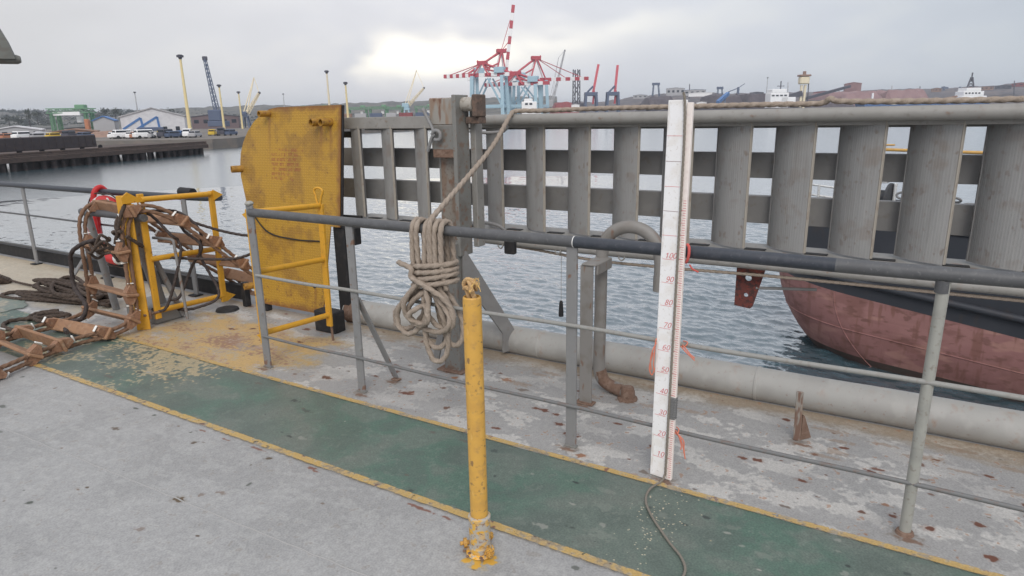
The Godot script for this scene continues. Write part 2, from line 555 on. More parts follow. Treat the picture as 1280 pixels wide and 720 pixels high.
	M.far_brown = surf(c8(150, 120, 104), 0.8, [[5, 0.5, 0.8, c8(120, 96, 84), 0.7, 76]], 20.0)
	M.far_orange = surf(c8(178, 122, 92), 0.7)
	M.glass = surf(c8(40, 46, 56), 0.2)
	M.tyre = surf(c8(40, 40, 42), 0.9)
	M.ore = surf(c8(146, 118, 118, 1.0), 0.95, [[5, 0.45, 0.75, c8(128, 102, 104), 0.7, 77], [14, 0.55, 0.8, c8(160, 132, 128), 0.4, 78]], 60.0)
	M.coal = surf(c8(84, 78, 84), 0.95, [[5, 0.45, 0.75, c8(104, 96, 98), 0.7, 79], [14, 0.55, 0.8, c8(64, 60, 66), 0.6, 80]], 50.0)
	M.ship_blue = surf(c8(70, 100, 146), 0.6)
	M.hill = surf(c8(92, 90, 86), 0.95, [[3, 0.45, 0.6, c8(116, 110, 100), 0.8, 81], [7, 0.52, 0.66, c8(70, 72, 68), 0.8, 82], [18, 0.6, 0.72, c8(58, 62, 58), 0.7, 83], [26, 0.74, 0.8, c8(160, 150, 140), 0.6, 84]], 260.0, 512)
	M.hill_right = surf(c8(96, 88, 90), 0.95, [[4, 0.45, 0.6, c8(118, 104, 100), 0.7, 85], [9, 0.52, 0.66, c8(74, 72, 78), 0.8, 86], [22, 0.64, 0.74, c8(66, 68, 70), 0.7, 87]], 260.0, 512)
	M.ground = surf(c8(118, 112, 106), 0.95, [[5, 0.45, 0.7, c8(92, 90, 88), 0.7, 88], [14, 0.55, 0.75, c8(140, 126, 114), 0.5, 89]], 60.0)
	M.leaf = surf(c8(66, 72, 60), 0.9, [[8, 0.45, 0.75, c8(48, 54, 46), 0.7, 90]], 6.0)
	M.water = StandardMaterial3D.new()
	M.water.albedo_color = Color(0.05, 0.09, 0.11).linear_to_srgb()
	M.water.roughness = 0.08
	M.water.metallic_specular = 0.7
	M.water.clearcoat_enabled = true
	M.water.clearcoat = 1.0
	M.water.clearcoat_roughness = 0.04
	M.water.normal_enabled = true
	var rip := noise(91, 7.0 / 512, 4).get_seamless_image(512, 512)
	rip.convert(Image.FORMAT_RGBA8)
	rip.bump_map_to_normal_map(8.0)
	M.water.normal_texture = ImageTexture.create_from_image(rip)
	M.water.normal_scale = 0.5
	M.water_mid = M.water.duplicate()
	M.water_mid.normal_scale = 0.35
	M.water_far = M.water.duplicate()
	M.water_far.normal_scale = 0.25
	M.water_far.roughness = 0.2
	M.water_far.clearcoat_roughness = 0.22
	for w in [M.water, M.water_mid, M.water_far]:
		w.uv1_scale = Vector3(1 / 1.7, 1 / 2.3, 1)


# paints a rectangle of deck seen from above; how(x, z) -> Color with alpha; spots: [x, z, rx, rz, colour, strength]
func painted(x0: float, x1: float, z0: float, z1: float, ppm: float, how: Callable, spots: Array, alpha := false) -> ImageTexture:
	var w := int((x1 - x0) * ppm)
	var h := int((z1 - z0) * ppm)
	var by := PackedByteArray()
	by.resize(w * h * 4)
	for j in h:
		var z := z0 + (j + 0.5) / ppm
		for i in w:
			var c: Color = how.call(x0 + (i + 0.5) / ppm, z)
			var k := (j * w + i) * 4
			by[k] = int(clampf(c.r, 0, 1) * 255.0)
			by[k + 1] = int(clampf(c.g, 0, 1) * 255.0)
			by[k + 2] = int(clampf(c.b, 0, 1) * 255.0)
			by[k + 3] = int(clampf(c.a, 0, 1) * 255.0)
	var nz := noise(55, 28.0, 2)
	for s in spots:
		var rx: float = s[2]
		var rz: float = s[3]
		var i0 := maxi(0, int((s[0] - rx * 1.7 - x0) * ppm))
		var i1 := mini(w - 1, int((s[0] + rx * 1.7 - x0) * ppm))
		var j0 := maxi(0, int((s[1] - rz * 1.7 - z0) * ppm))
		var j1 := mini(h - 1, int((s[1] + rz * 1.7 - z0) * ppm))
		var col: Color = s[4]
		for j in range(j0, j1 + 1):
			for i in range(i0, i1 + 1):
				var x := x0 + (i + 0.5) / ppm
				var z := z0 + (j + 0.5) / ppm
				var q := Vector2((x - s[0]) / rx, (z - s[1]) / rz).length() + 0.75 * nz.get_noise_2d(x, z)
				var a: float = (1.0 - smoothstep(0.75, 1.0, q)) * s[5]
				var halo: float = (1.0 - smoothstep(0.9, 1.6, q)) * s[5] * 0.25
				if a + halo > 0.003:
					var k := (j * w + i) * 4
					var t := clampf(a + halo, 0, 1)
					by[k] = int(lerpf(by[k], col.r * 255.0, t))
					by[k + 1] = int(lerpf(by[k + 1], col.g * 255.0, t))
					by[k + 2] = int(lerpf(by[k + 2], col.b * 255.0, t))
	var im := Image.create_from_data(w, h, false, Image.FORMAT_RGBA8, by)
	if not alpha:
		im.convert(Image.FORMAT_RGB8)
	return ImageTexture.create_from_image(im)


func sheet(x0: float, x1: float, z0: float, z1: float, y: float, b: B) -> void:
	b.tri(Vector3(x0, y, z0), Vector3(x1, y, z0), Vector3(x1, y, z1), Vector3.UP, Vector3.UP, Vector3.UP, Vector2(0, 0), Vector2(1, 0), Vector2(1, 1))
	b.tri(Vector3(x0, y, z0), Vector3(x1, y, z1), Vector3(x0, y, z1), Vector3.UP, Vector3.UP, Vector3.UP, Vector2(0, 0), Vector2(1, 1), Vector2(0, 1))


func paint_material(t: ImageTexture, rough: float, alpha: bool, relief: float) -> StandardMaterial3D:
	var m := StandardMaterial3D.new()
	m.albedo_texture = t
	m.roughness = rough
	m.texture_repeat = false
	if alpha:
		m.transparency = BaseMaterial3D.TRANSPARENCY_ALPHA
	if relief > 0.0:
		m.heightmap_enabled = true
		m.heightmap_texture = t
		m.heightmap_scale = relief
	return m


func materials_more() -> void:
	var rust := c8(116, 70, 46)
	M.wire_pale = surf(c8(146, 146, 142, 1.0), 0.6, [[12, 0.6, 0.85, c8(124, 110, 100), 0.4, 121]], 0.4)
	M.rust_plate = surf(c8(96, 52, 46, 1.1), 0.8, [[6, 0.45, 0.75, c8(62, 44, 44), 0.8, 122], [9, 0.6, 0.75, c8(140, 60, 48), 0.7, 123]], 0.25, 256, 0.15)
	M.rust_patch = surf(c8(146, 142, 135, 1.05), 0.6, [[3, 0.55, 0.75, c8(134, 104, 82, 1.0), 0.6, 124, 1, 4], [7, 0.64, 0.8, c8(108, 74, 58, 1.0), 0.7, 125, 1, 4]], 0.45, 256, 0.1)
	M.rust_dark = surf(c8(96, 82, 74), 0.8, [[5, 0.45, 0.7, c8(122, 100, 86), 0.7, 126], [12, 0.6, 0.8, c8(66, 56, 52), 0.6, 127]], 0.3, 256, 0.2)
	M.roller = surf(c8(170, 165, 156, 1.0), 0.5, [[8, 0.55, 0.75, c8(132, 118, 104), 0.7, 128]], 0.3)
	M.gate_dark = surf(c8(150, 112, 40, 1.3), 0.6, [[6, 0.45, 0.75, c8(112, 84, 48), 0.7, 129], [12, 0.6, 0.75, rust, 0.7, 130]], 0.3)
	var cp := chequer_picture()
	M.chequer = paint_material(cp[0], 0.45, false, 0.0)
	M.chequer.heightmap_enabled = true
	M.chequer.heightmap_texture = cp[1]
	M.chequer.heightmap_scale = 0.35
	M.davit = surf(c8(110, 112, 107, 1.0), 0.6, [[5, 0.5, 0.8, c8(98, 100, 96), 0.6, 131], [12, 0.66, 0.8, c8(90, 80, 72), 0.5, 132]], 1.0)
	M.bollard_foot = surf(c8(226, 168, 48, 1.15), 0.6, [[7, 0.5, 0.62, c8(170, 166, 160, 1.2), 0.9, 141], [12, 0.66, 0.76, rust, 0.8, 142]], 0.15)
	M.bolt = surf(c8(198, 152, 70, 1.1), 0.6, [[7, 0.5, 0.7, c8(100, 66, 54), 0.8, 143]], 0.05)
	M.yarn = surf(c8(214, 178, 110, 1.2), 0.9)
	M.rope_worn = surf(c8(184, 152, 108, 1.2), 0.95, [[10, 0.5, 0.7, c8(140, 110, 84), 0.6, 144]], 0.05)
	M.red_cloth = surf(c8(200, 92, 86, 1.0), 0.9)
	M.ladder_rope = surf(c8(128, 100, 80, 1.0), 0.95, [[20, 0.45, 0.75, c8(98, 76, 62), 0.6, 145]], 0.2)
	M.stand_box = surf(c8(128, 128, 126, 1.2), 0.6)
	M.hull_far = surf(c8(66, 62, 72), 0.7)
	M.shed_dark = surf(c8(112, 96, 98), 0.8)
	M.hull_shade = surf(c8(74, 60, 56), 0.8, [[6, 0.45, 0.75, c8(60, 62, 54), 0.7, 151, 2, 1], [16, 0.6, 0.8, c8(104, 76, 70), 0.5, 152, 2, 1]], 3.0)  # dark tone that paints shade onto the foot of the neighbouring hull
	M.scrap = surf(c8(120, 128, 136), 0.8, [[9, 0.45, 0.7, c8(84, 90, 100), 0.8, 153], [20, 0.55, 0.75, c8(168, 172, 176), 0.7, 154]], 12.0)


func build_setting() -> void:
	var big := noise(101, 0.8, 3)
	var mid := noise(102, 4.0, 4)
	var fine := noise(103, 22.0, 3)
	var grit := noise(104, 90.0, 2)
	var streak := noise(105, 3.0, 3)
	var rustc := c8(104, 66, 52)
	var rust2 := c8(146, 104, 78)
	# the grey deck along the side, patched with lighter touch-up paint
	var grey := c8(156, 155, 153, 1.0)
	var light := c8(178, 176, 172, 1.06)
	var tan := c8(150, 134, 114, 1.0)
	var outer := func(x: float, z: float) -> Color:
		var a := mid.get_noise_2d(x * 0.55, z * 1.1)
		var f := fine.get_noise_2d(x, z)
		var g := grit.get_noise_2d(x, z)
		var c := grey.lerp(light, smoothstep(0.0, 0.2, a + 0.3 * f))
		c = c.lerp(c8(146, 145, 144, 1.0), 0.5 * smoothstep(0.1, 0.35, big.get_noise_2d(x * 1.3 + 9, z * 2.0) + 0.3 * f))
		# the faded yellow patch in front of the boarding gate
		if x < -3.0 and x > -5.6:
			var pa := mid.get_noise_2d(x * 0.6 + 50, z * 0.9)
			var m := 1.0 - smoothstep(0.72, 1.12, maxf(absf(x + 4.3) / 0.86, absf(z + 0.22) / 0.42) + 0.35 * pa + 0.10 * f)
			var pc := c8(192, 160, 104, 1.0).lerp(c8(178, 154, 116, 1.0), smoothstep(-0.3, 0.3, a + f * 0.5))
			pc = pc.lerp(c8(132, 96, 80, 1.0), 0.75 * smoothstep(0.16, 0.5, f * 0.7 + a * 0.5 + 0.45 * exp(-Vector2((x + 4.2) / 0.35, (z + 0.2) / 0.14).length_squared())))
			c = c.lerp(pc, m * (0.92 - 0.45 * smoothstep(0.05, 0.45, f * 0.6 + pa)))
		# dirt gathers along the foot of the edge pipe
		c = c.lerp(tan, 0.85 * smoothstep(-0.78, -0.97, z + 0.10 * a + 0.04 * f))
		# dried sand left by the ladders at the far end
		c = c.lerp(c8(176, 164, 142, 1.05), 0.8 * smoothstep(-5.4, -6.6, x + 0.9 * a) * smoothstep(0.05, -0.3, z + 0.25 * a))
		c = c.lerp(rust2, 0.5 * smoothstep(0.42, 0.52, f * 0.7 + 0.5 * mid.get_noise_2d(x * 1.7 + 40, z * 1.7)))
		var s := 1.0 + 0.10 * g + 0.06 * f
		return Color(c.r * s, c.g * s, c.b * s)
	var spots := []
	for p in [[-0.535, -0.30], [-0.464, -0.31], [-0.417, -0.83], [-0.232, -0.5], [-0.255, -0.22], [0.1, -0.11], [0.4, -0.21], [0.43, 0.016], [0.228, -0.084], [-1.543, -0.289], [-1.681, -0.308], [-1.75, 0.015], [-1.47, -0.19], [-2.455, -0.143], [-2.827, -0.23], [-0.12, -0.64], [0.268, -0.72], [0.467, -0.666], [-1.2, -0.35], [-0.95, -0.2]]:
		spots.append([p[0], p[1], rng.randf_range(0.014, 0.028), rng.randf_range(0.010, 0.018), rustc, 0.85])
	for i in 200:
		var q := rng.randf()
		var r := 0.004 + 0.020 * q * q * q * q
		spots.append([rng.randf_range(-5.5, 1.4), rng.randf_range(-0.95, 0.1), r * rng.randf_range(0.8, 2.2), r, [rustc, rust2, c8(116, 106, 98), c8(104, 76, 64)][i % 4], rng.randf_range(0.5, 0.95)])
	for i in 26:
		spots.append([rng.randf_range(-4, 1.3), rng.randf_range(-0.95, -0.5), rng.randf_range(0.04, 0.09), rng.randf_range(0.012, 0.03), c8(140, 116, 96), 0.35])
	# darker and browner spots at the feet of posts, stays and brackets
	for p in [[-3.585, 0.01], [-2.728, 0.01], [-1.31, 0.01], [0.148, 0.01], [-2.667, -0.235], [-1.462, -0.49], [-0.33, -0.6], [-2.44, -0.54], [-1.27, -0.66], [-0.81, 0.06], [-5.77, -0.93], [-7.32, -0.93]]:
		spots.append([p[0], p[1] + 0.012, 0.06, 0.04, c8(116, 107, 98), 0.4])
		spots.append([p[0] + rng.randf_range(-0.03, 0.03), p[1] + 0.03, rng.randf_range(0.03, 0.05), 0.016, c8(116, 84, 66), 0.5])
	var inner := func(x: float, z: float) -> Color:
		var a := mid.get_noise_2d(x * 0.8, z * 0.8)
		var f := fine.get_noise_2d(x, z)
		var g := grit.get_noise_2d(x, z)
		var bg := big.get_noise_2d(x, z)
		var c := c8(154, 154, 153, 1.05)
		c = c.lerp(c8(141, 141, 140, 1.02), 0.45 * smoothstep(-0.05, 0.35, bg + 0.5 * a))
		c = c.lerp(c8(164, 164, 162, 1.06), 0.4 * smoothstep(0.05, 0.3, streak.get_noise_2d(x * 1.6, z * 3.0) + 0.25 * f))
		c = c.lerp(c8(128, 122, 115, 1.0), 0.4 * smoothstep(0.34, 0.44, f * 0.6 + 0.5 * mid.get_noise_2d(x * 2.0 - 7, z * 2.0)))
		var s := 1.0 + 0.10 * g + 0.06 * f
		return Color(c.r * s, c.g * s, c.b * s)
	var spots_in := []
	for i in 130:
		var q := rng.randf()
		var r := 0.004 + 0.012 * q * q
		spots_in.append([rng.randf_range(-5, 0.5), rng.randf_range(0.8, 2.5), r * rng.randf_range(0.8, 2.4), r, [c8(90, 78, 66), c8(80, 84, 78), c8(110, 92, 80)][i % 3], rng.randf_range(0.4, 0.9)])
	# yellow paint spilt round the foot of the stanchion
	for i in 16:
		var an := rng.randf_range(0, TAU)
		var rr := rng.randf_range(0.0, 0.085)
		spots_in.append([-1.25 + cos(an) * rr, 0.95 + sin(an) * rr * 0.8, rng.randf_range(0.012, 0.035), rng.randf_range(0.010, 0.025), c8(206, 160, 66), 0.8])
	spots_in.append([-2.62, 1.28, 0.03, 0.02, c8(92, 78, 60), 0.9])
	for i in 9:
		spots_in.append([rng.randf_range(-3.2, -0.9), 0.795 + rng.randf_range(0.0, 0.02), rng.randf_range(0.015, 0.06), rng.randf_range(0.005, 0.009), c8(124, 88, 76), 0.7])
	var deck := Node3D.new()
	deck.name = "deck"
	add_child(deck)
	deck.set_meta("kind", "structure")
	for t in [[-2.3, 2.0, -1.0, 0.145, 440.0, 0], [-6.6, -2.3, -1.0, 0.145, 260.0, 0], [-14.0, -6.6, -1.0, 0.145, 70.0, 0], [-3.2, 0.6, 0.745, 2.5, 400.0, 1], [-6.6, -3.2, 0.745, 2.5, 220.0, 1]]:
		var b := B.new()
		sheet(t[0], t[1], t[2], t[3], 0.0, b)
		part(b, "deck_plating", paint_material(painted(t[0], t[1], t[2], t[3], t[4], inner if t[5] else outer, spots_in if t[5] else spots), 0.55, false, 0.12), deck)
	M.deck_plain = surf(c8(150, 151, 153, 1.03), 0.6, [[5, 0.45, 0.8, c8(138, 138, 140, 1.0), 0.6, 111], [20, 0.6, 0.8, c8(110, 104, 98), 0.4, 112]], 1.6)
	var rest := B.new()
	for r in [[2.0, 9.0, -1.0, 9.0], [-20.0, -14.0, -1.0, 9.0], [-14.0, -6.6, 0.145, 9.0], [-6.6, 2.0, 2.5, 9.0], [0.6, 2.0, 0.145, 2.5], [-6.6, 0.6, 0.145, 0.745], [-20.0, 9.0, -1.2, -1.0]]:
		sheet(r[0], r[1], r[2], r[3], 0.0, rest)
	part(rest, "deck_plating", M.deck_plain, deck)
	# a raised weld bead across the near plating, and a second one along the walkway
	var bead := B.new()
	var pts := []
	for i in 60:
		var x := -4.6 + i * 0.07
		pts.append(Vector3(x, 0.0, 1.335 - 0.0345 * (x + 4.2) + rng.randf_range(-0.003, 0.003)))
	bead.tube(smooth(pts, 0.03), 0.0035, 6)
	part(bead, "weld_bead", paint_material(painted(-1, 0, 0, 1, 64.0, func(x, z): return inner.call(x, z).lerp(light, 0.12), []), 0.5, false, 0.0), deck)

	# the green walkway and its yellow borders
	var green := func(x: float, z: float) -> Color:
		var a := mid.get_noise_2d(x * 0.7, z * 0.9)
		var f := fine.get_noise_2d(x, z)
		var g := grit.get_noise_2d(x, z)
		var c := c8(98, 110, 102, 1.03).lerp(c8(86, 110, 98, 1.03), smoothstep(-0.2, 0.3, big.get_noise_2d(x * 1.2, z * 1.2 + 5)))
		c = c.lerp(c8(108, 114, 107, 1.03), 0.6 * smoothstep(0.0, 0.4, a + 0.4 * streak.get_noise_2d(x + 3, z)))
		c = c.lerp(c8(86, 97, 91, 1.0), 0.5 * smoothstep(0.05, 0.3, -a + 0.3 * f))
		c = c.lerp(c8(124, 130, 122, 1.0), 0.25 * smoothstep(0.26, 0.4, f * 0.6 + 0.55 * mid.get_noise_2d(x * 1.8 + 21, z * 1.8)))
		# the end by the gateway is worn through to the tan undercoat
		var worn := smoothstep(-3.3, -4.2, x) * smoothstep(0.66, 0.2, z + 0.35 * absf(x + 4.1) - 0.15)
		var w2 := mid.get_noise_2d(x * 2.2 + 4, z * 3.0) * 0.6 + f * 0.5 + 0.95 * worn
		c = c.lerp(c8(174, 158, 126, 1.0), 0.85 * smoothstep(0.72, 0.82, w2))
		c = c.lerp(c8(172, 158, 128, 1.0), 0.7 * smoothstep(0.16, 0.24, a * 0.5 + f * 0.5 + mid.get_noise_2d(x * 1.1 - 8, z * 2.4) * 0.4 - 0.22 * smoothstep(-4.5, -3.4, x)) * smoothstep(-3.4, -4.2, x))
		var s := 1.0 + 0.14 * g + 0.06 * f
		return Color(c.r * s, c.g * s, c.b * s)
	var spots_g := []
	for i in 90:
		var q := rng.randf()
		var r := 0.004 + 0.012 * q * q
		spots_g.append([rng.randf_range(-5, 0.6), rng.randf_range(0.17, 0.73), r * rng.randf_range(0.8, 3.0), r, [c8(60, 66, 64), c8(150, 150, 142), c8(96, 92, 84)][i % 3], rng.randf_range(0.4, 0.85)])
	for p in [[-0.95, 0.42, 0.05, 0.03], [-0.72, 0.36, 0.03, 0.02], [-0.45, 0.3, 0.035, 0.02], [-0.88, 0.6, 0.06, 0.03], [-0.3, 0.42, 0.03, 0.015], [-1.0, 0.3, 0.05, 0.018]]:
		spots_g.append([p[0], p[1], p[2], p[3], c8(132, 137, 128), 0.35])
	# sand grains where the board and cord stand
	for i in 110:
		spots_g.append([rng.randfn(-0.72, 0.06) + 0.0, clampf(rng.randfn(0.42, 0.16), 0.17, 0.72), 0.0028, 0.0025, c8(210, 196, 170), 0.9])
	var walk := Node3D.new()
	walk.name = "walkway"
	add_child(walk)
	walk.set_meta("kind", "structure")
	for t in [[-2.2, 1.0, 440.0], [-7.0, -2.2, 260.0]]:
		var b := B.new()
		sheet(t[0], t[1], 0.15, 0.745, 0.004, b)
		part(b, "green_paint", paint_material(painted(t[0], t[1], 0.15, 0.745, t[2], green, spots_g), 0.5, false, 0.08), walk)
	var far_green := B.new()
	sheet(-10.5, -6.4, -0.12, 0.6, 0.008, far_green)
	var fade := func(x: float, z: float) -> Color:
		var c: Color = green.call(x, z)
		c = c.lerp(c8(150, 146, 138, 1.2), 0.35)
		c.a = 1.0 if mid.get_noise_2d(x, z * 1.5) * 0.5 + 0.9 - smoothstep(-7.2, -6.5, x) - smoothstep(0.05, -0.1, z) > 0.35 else 0.0
		return c
	part(far_green, "green_paint", paint_material(painted(-10.5, -6.4, -0.12, 0.6, 60.0, fade, [], true), 0.5, true, 0.0), walk)
	for t in [[0.116, 0.152, 0], [0.739, 0.779, 1]]:
		for seg in [[-2.2, 1.0, 440.0], [-5.2, -2.2, 260.0]]:
			var zc: float = (t[0] + t[1]) * 0.5
			var hw: float = (t[1] - t[0]) * 0.5
			var line := func(x: float, z: float) -> Color:
				var f := fine.get_noise_2d(x, z)
				var a := mid.get_noise_2d(x * 1.2 + 70 * t[2], z)
				var c := c8(190, 160, 100, 1.0).lerp(c8(180, 156, 114, 1.0), smoothstep(-0.2, 0.3, a + f * 0.5))
				c = c.lerp(c8(180, 168, 146, 1.05), 0.65 * smoothstep(0.1, 0.35, f + 0.3 * a))
				var chip := f * 0.6 + mid.get_noise_2d(x * 2.0 + 11 + 30 * t[2], z * 2.0) * 0.7
				c = c.lerp(c8(118, 76, 66), 0.75 * smoothstep(0.5, 0.62, chip + 0.08 * absf(z - zc) / hw))
				var edge := absf(z - zc) / hw + 0.10 * f + 0.12 * a
				c.a = (1.0 - smoothstep(0.86, 1.04, edge)) * smoothstep(-0.62, -0.46, chip + 0.2 * grit.get_noise_2d(x, z)) * (0.92 - 0.35 * smoothstep(0.1, 0.5, f + a))
				var s := 1.0 + 0.10 * grit.get_noise_2d(x, z)
				return Color(c.r * s, c.g * s, c.b * s, c.a)
			var b := B.new()
			sheet(seg[0], seg[1], t[0] - 0.012, t[1] + 0.012, 0.008, b)
			part(b, "yellow_line", paint_material(painted(seg[0], seg[1], t[0] - 0.012, t[1] + 0.012, seg[2], line, [], true), 0.5, true, 0.0), walk)
	# our own ship's side below the deck edge
	var side := B.new()
	side.cube(Vector3(-5.5, -2.9, 3.9), Vector3(29.0, 5.7, 10.19))
	for i in side.v.size():
		side.v[i].y = minf(side.v[i].y, -0.05)
	setting(side, "ship_side", M.own_hull)

	water()
	hills()


func water() -> void:
	var n1 := noise(201, 0.55, 2)
	var n2 := noise(202, 1.5, 2)
	var n3 := noise(203, 4.0, 2)
	var gust := noise(204, 0.045, 2)
	var o := Vector2(0, 2.7)
	var ang := PackedFloat32Array()
	var a := -180.0
	while a < 180.0:
		ang.append(deg_to_rad(a))
		# the view looks 31 degrees to the left of straight outboard
		var off := absf(wrapf(a + 31.0, -180, 180))
		a += 0.22 if off < 47.0 else 3.0
	ang.append(PI)
	var rad := PackedFloat32Array([0.5, 4.0, 8.0])
	var r := 12.0
	while r < 4200.0:
		rad.append(r)
		r *= 1.005 if r < 45.0 else (1.0075 if r < 170.0 else 1.05)
	var nc := ang.size()
	var nr := rad.size()
	var v := PackedVector3Array()
	var n := PackedVector3Array()
	var uv := PackedVector2Array()
	v.resize(nr * nc); n.resize(nr * nc); uv.resize(nr * nc)
	for i in nr:
		var rr := rad[i]
		var cell := rr * (0.005 if rr < 45.0 else 0.0075)
		var w1 := clampf(1.6 - cell / 0.9, 0, 1) * 0.045
		var w2 := clampf(1.6 - cell / 0.35, 0, 1) * 0.045
		var w3 := clampf(1.6 - cell / 0.13, 0, 1) * 0.014
		var calm := clampf(1.5 - rr / 50.0, 0.12, 1.0)
		w1 *= calm
		w2 *= calm * 1.35
		w3 *= calm * 1.35
		if rr > 200.0 or rr < 12.0:
			w1 = 0.0; w2 = 0.0; w3 = 0.0
		for j in nc:
			var x := o.x + sin(ang[j]) * rr
			var z := o.y - cos(ang[j]) * rr
			var k := i * nc + j
			var y := 0.0
			var gx := 0.0
			var gz := 0.0
			if w1 > 0.0:
				# crests lie along the quay, a little turned
				var p := Vector2(x * 0.55 + z * 0.2, z - x * 0.2)
				var e := 0.05
				var ruffle := clampf(1.0 + 0.9 * gust.get_noise_2d(x * 0.5, z), 0.45, 1.6)
				for q in [[n1, w1], [n2, w2 * ruffle], [n3, w3 * ruffle]]:
					if q[1] > 0.0:
						var h0: float = q[0].get_noise_2dv(p) * q[1]
						y += h0
						var dx: float = (q[0].get_noise_2d(p.x + e, p.y) * q[1] - h0) / e
						var dz: float = (q[0].get_noise_2d(p.x, p.y + e) * q[1] - h0) / e
						gx += dx * 0.55 - dz * 0.2
						gz += dx * 0.2 + dz
			v[k] = Vector3(x, WATER + y, z)
			n[k] = Vector3(-gx, 1, -gz).normalized()
			uv[k] = Vector2(x, z)
	var m := ArrayMesh.new()
	# three rings: the ripples flatten out with the distance
	for ring in [[0.0, 34.0, M.water], [34.0, 75.0, M.water_mid], [75.0, 1e6, M.water_far]]:
		var idx := PackedInt32Array()
		for i in nr - 1:
			if rad[i] < ring[0] or rad[i] >= ring[1]:
				continue
			for j in nc - 1:
				var k := i * nc + j
				idx.append_array([k, k + nc, k + 1, k + 1, k + nc, k + nc + 1])
		var arr := []
		arr.resize(Mesh.ARRAY_MAX)
		arr[Mesh.ARRAY_VERTEX] = v
		arr[Mesh.ARRAY_NORMAL] = n
		arr[Mesh.ARRAY_TEX_UV] = uv
		arr[Mesh.ARRAY_INDEX] = idx
		m.add_surface_from_arrays(Mesh.PRIMITIVE_TRIANGLES, arr)
		m.surface_set_material(m.get_surface_count() - 1, ring[2])
	var w := MeshInstance3D.new()
	w.name = "water"
	w.mesh = m
	add_child(w)
	w.set_meta("kind", "structure")


# a point of the harbour by its bearing in the view and its distance along it
func site(u: float, v: float, depth: float) -> Vector3:
	var f := 820.0
	return cam.position + cam.basis * (Vector3((u - 640.0) / f, (360.0 - v) / f, -1.0) * depth)


func ground_at(u: float, depth: float, y := QUAY) -> Vector3:
	var fw := Vector3(-0.5164, 0, -0.8564)
	var rt := Vector3(0.8564, 0, -0.5164)
	var p := cam.position + fw * depth + rt * (depth * 0.9676 * (u - 640.0) / 820.0 * 1.0)
	return Vector3(p.x, y, p.z)


# height above the sea of something seen at row v in column u at that distance
func height_at(u: float, v: float, depth: float) -> float:
	return site(u, v, depth * 0.968).y


func ridge(called: String, prof: Array, d0: float, d1: float, m: Material, base: float, rough: float, sd: int) -> void:
	var nz := noise(sd, 0.02, 4)
	var nd := 10
	var us := PackedFloat32Array()
	var u: float = prof[0][0]
	while u <= prof[-1][0]:
		us.append(u)
		u += 4.0
	var b := B.new()
	var rows := []
	for i in nd + 1:
		var t := float(i) / nd
		var row := PackedVector3Array()
		for uu in us:
			var top := 0.0
			for k in prof.size() - 1:
				if uu >= prof[k][0] and uu <= prof[k + 1][0]:
					top = lerpf(prof[k][1], prof[k + 1][1], (uu - prof[k][0]) / (prof[k + 1][0] - prof[k][0]))
			var d := lerpf(d0, d1, minf(t, 0.8) / 0.8) + maxf(t - 0.8, 0) * 1500.0
			var p := ground_at(uu, d, 0)
			var hh := height_at(uu, top, d1)
			var y := lerpf(base, hh, smoothstep(0, 1, minf(t / 0.8, 1.0))) + rough * nz.get_noise_2d(p.x, p.z) * (0.3 + t)
			if t > 0.8:
				y -= (t - 0.8) * 40.0
			row.append(Vector3(p.x, y, p.z))
		rows.append(row)
	for i in nd:
		for j in us.size() - 1:
			var a: Vector3 = rows[i][j]
			var c: Vector3 = rows[i + 1][j + 1]
			var bb: Vector3 = rows[i][j + 1]
			var dd: Vector3 = rows[i + 1][j]
			var nn := (c - a).cross(bb - dd).normalized()
			if nn.y < 0:
				nn = -nn
			b.quad(a, bb, c, dd, nn)
	setting(b, called, m)


func hills() -> void:
	ridge("hills", [[-260, 140], [0, 139], [60, 141], [100, 137], [150, 141], [200, 137], [260, 134], [330, 133], [420, 131], [520, 127], [600, 124], [700, 121]], 620.0, 1500.0, M.hill, -2.0, 5.0, 301)
	ridge("hills", [[640, 130], [760, 127], [800, 121], [830, 118], [880, 117], [960, 117], [1020, 116], [1100, 113], [1170, 111], [1230, 108], [1290, 103], [1500, 100]], 760.0, 1300.0, M.hill_right, -2.0, 3.0, 302)
	# the flat ground of the port, behind its quays
	var edge := []
	for e in [[-420, 175], [-100, 172], [266, 168], [297, 176], [330, 225], [415, 300], [530, 365], [620, 430], [700, 520], [1000, 640], [1500, 700]]:
		edge.append(ground_at(e[0], e[1], QUAY))
	var b := B.new()
	for i in edge.size() - 1:
		var a: Vector3 = edge[i]
		var c: Vector3 = edge[i + 1]
		var fa := a + (a - cam.position) * Vector3(1, 0, 1) * 9.0
		var fc := c + (c - cam.position) * Vector3(1, 0, 1) * 9.0
		fa.y = QUAY
		fc.y = QUAY
		b.quad(a, c, fc, fa, Vector3.UP)
		var o := Vector3(c.z - a.z, 0, a.x - c.x).normalized()
		b.quad(a, c, c + Vector3.DOWN * 4, a + Vector3.DOWN * 4, -o)
	setting(b, "port_ground", M.ground)


func V(x: float, y: float, z: float) -> Vector3:
	return Vector3(x, y, z)


func flat(at: Vector3, bx := Vector3.RIGHT, by := Vector3.UP) -> Transform3D:
	return Transform3D(Basis(bx, by, bx.cross(by)), at)


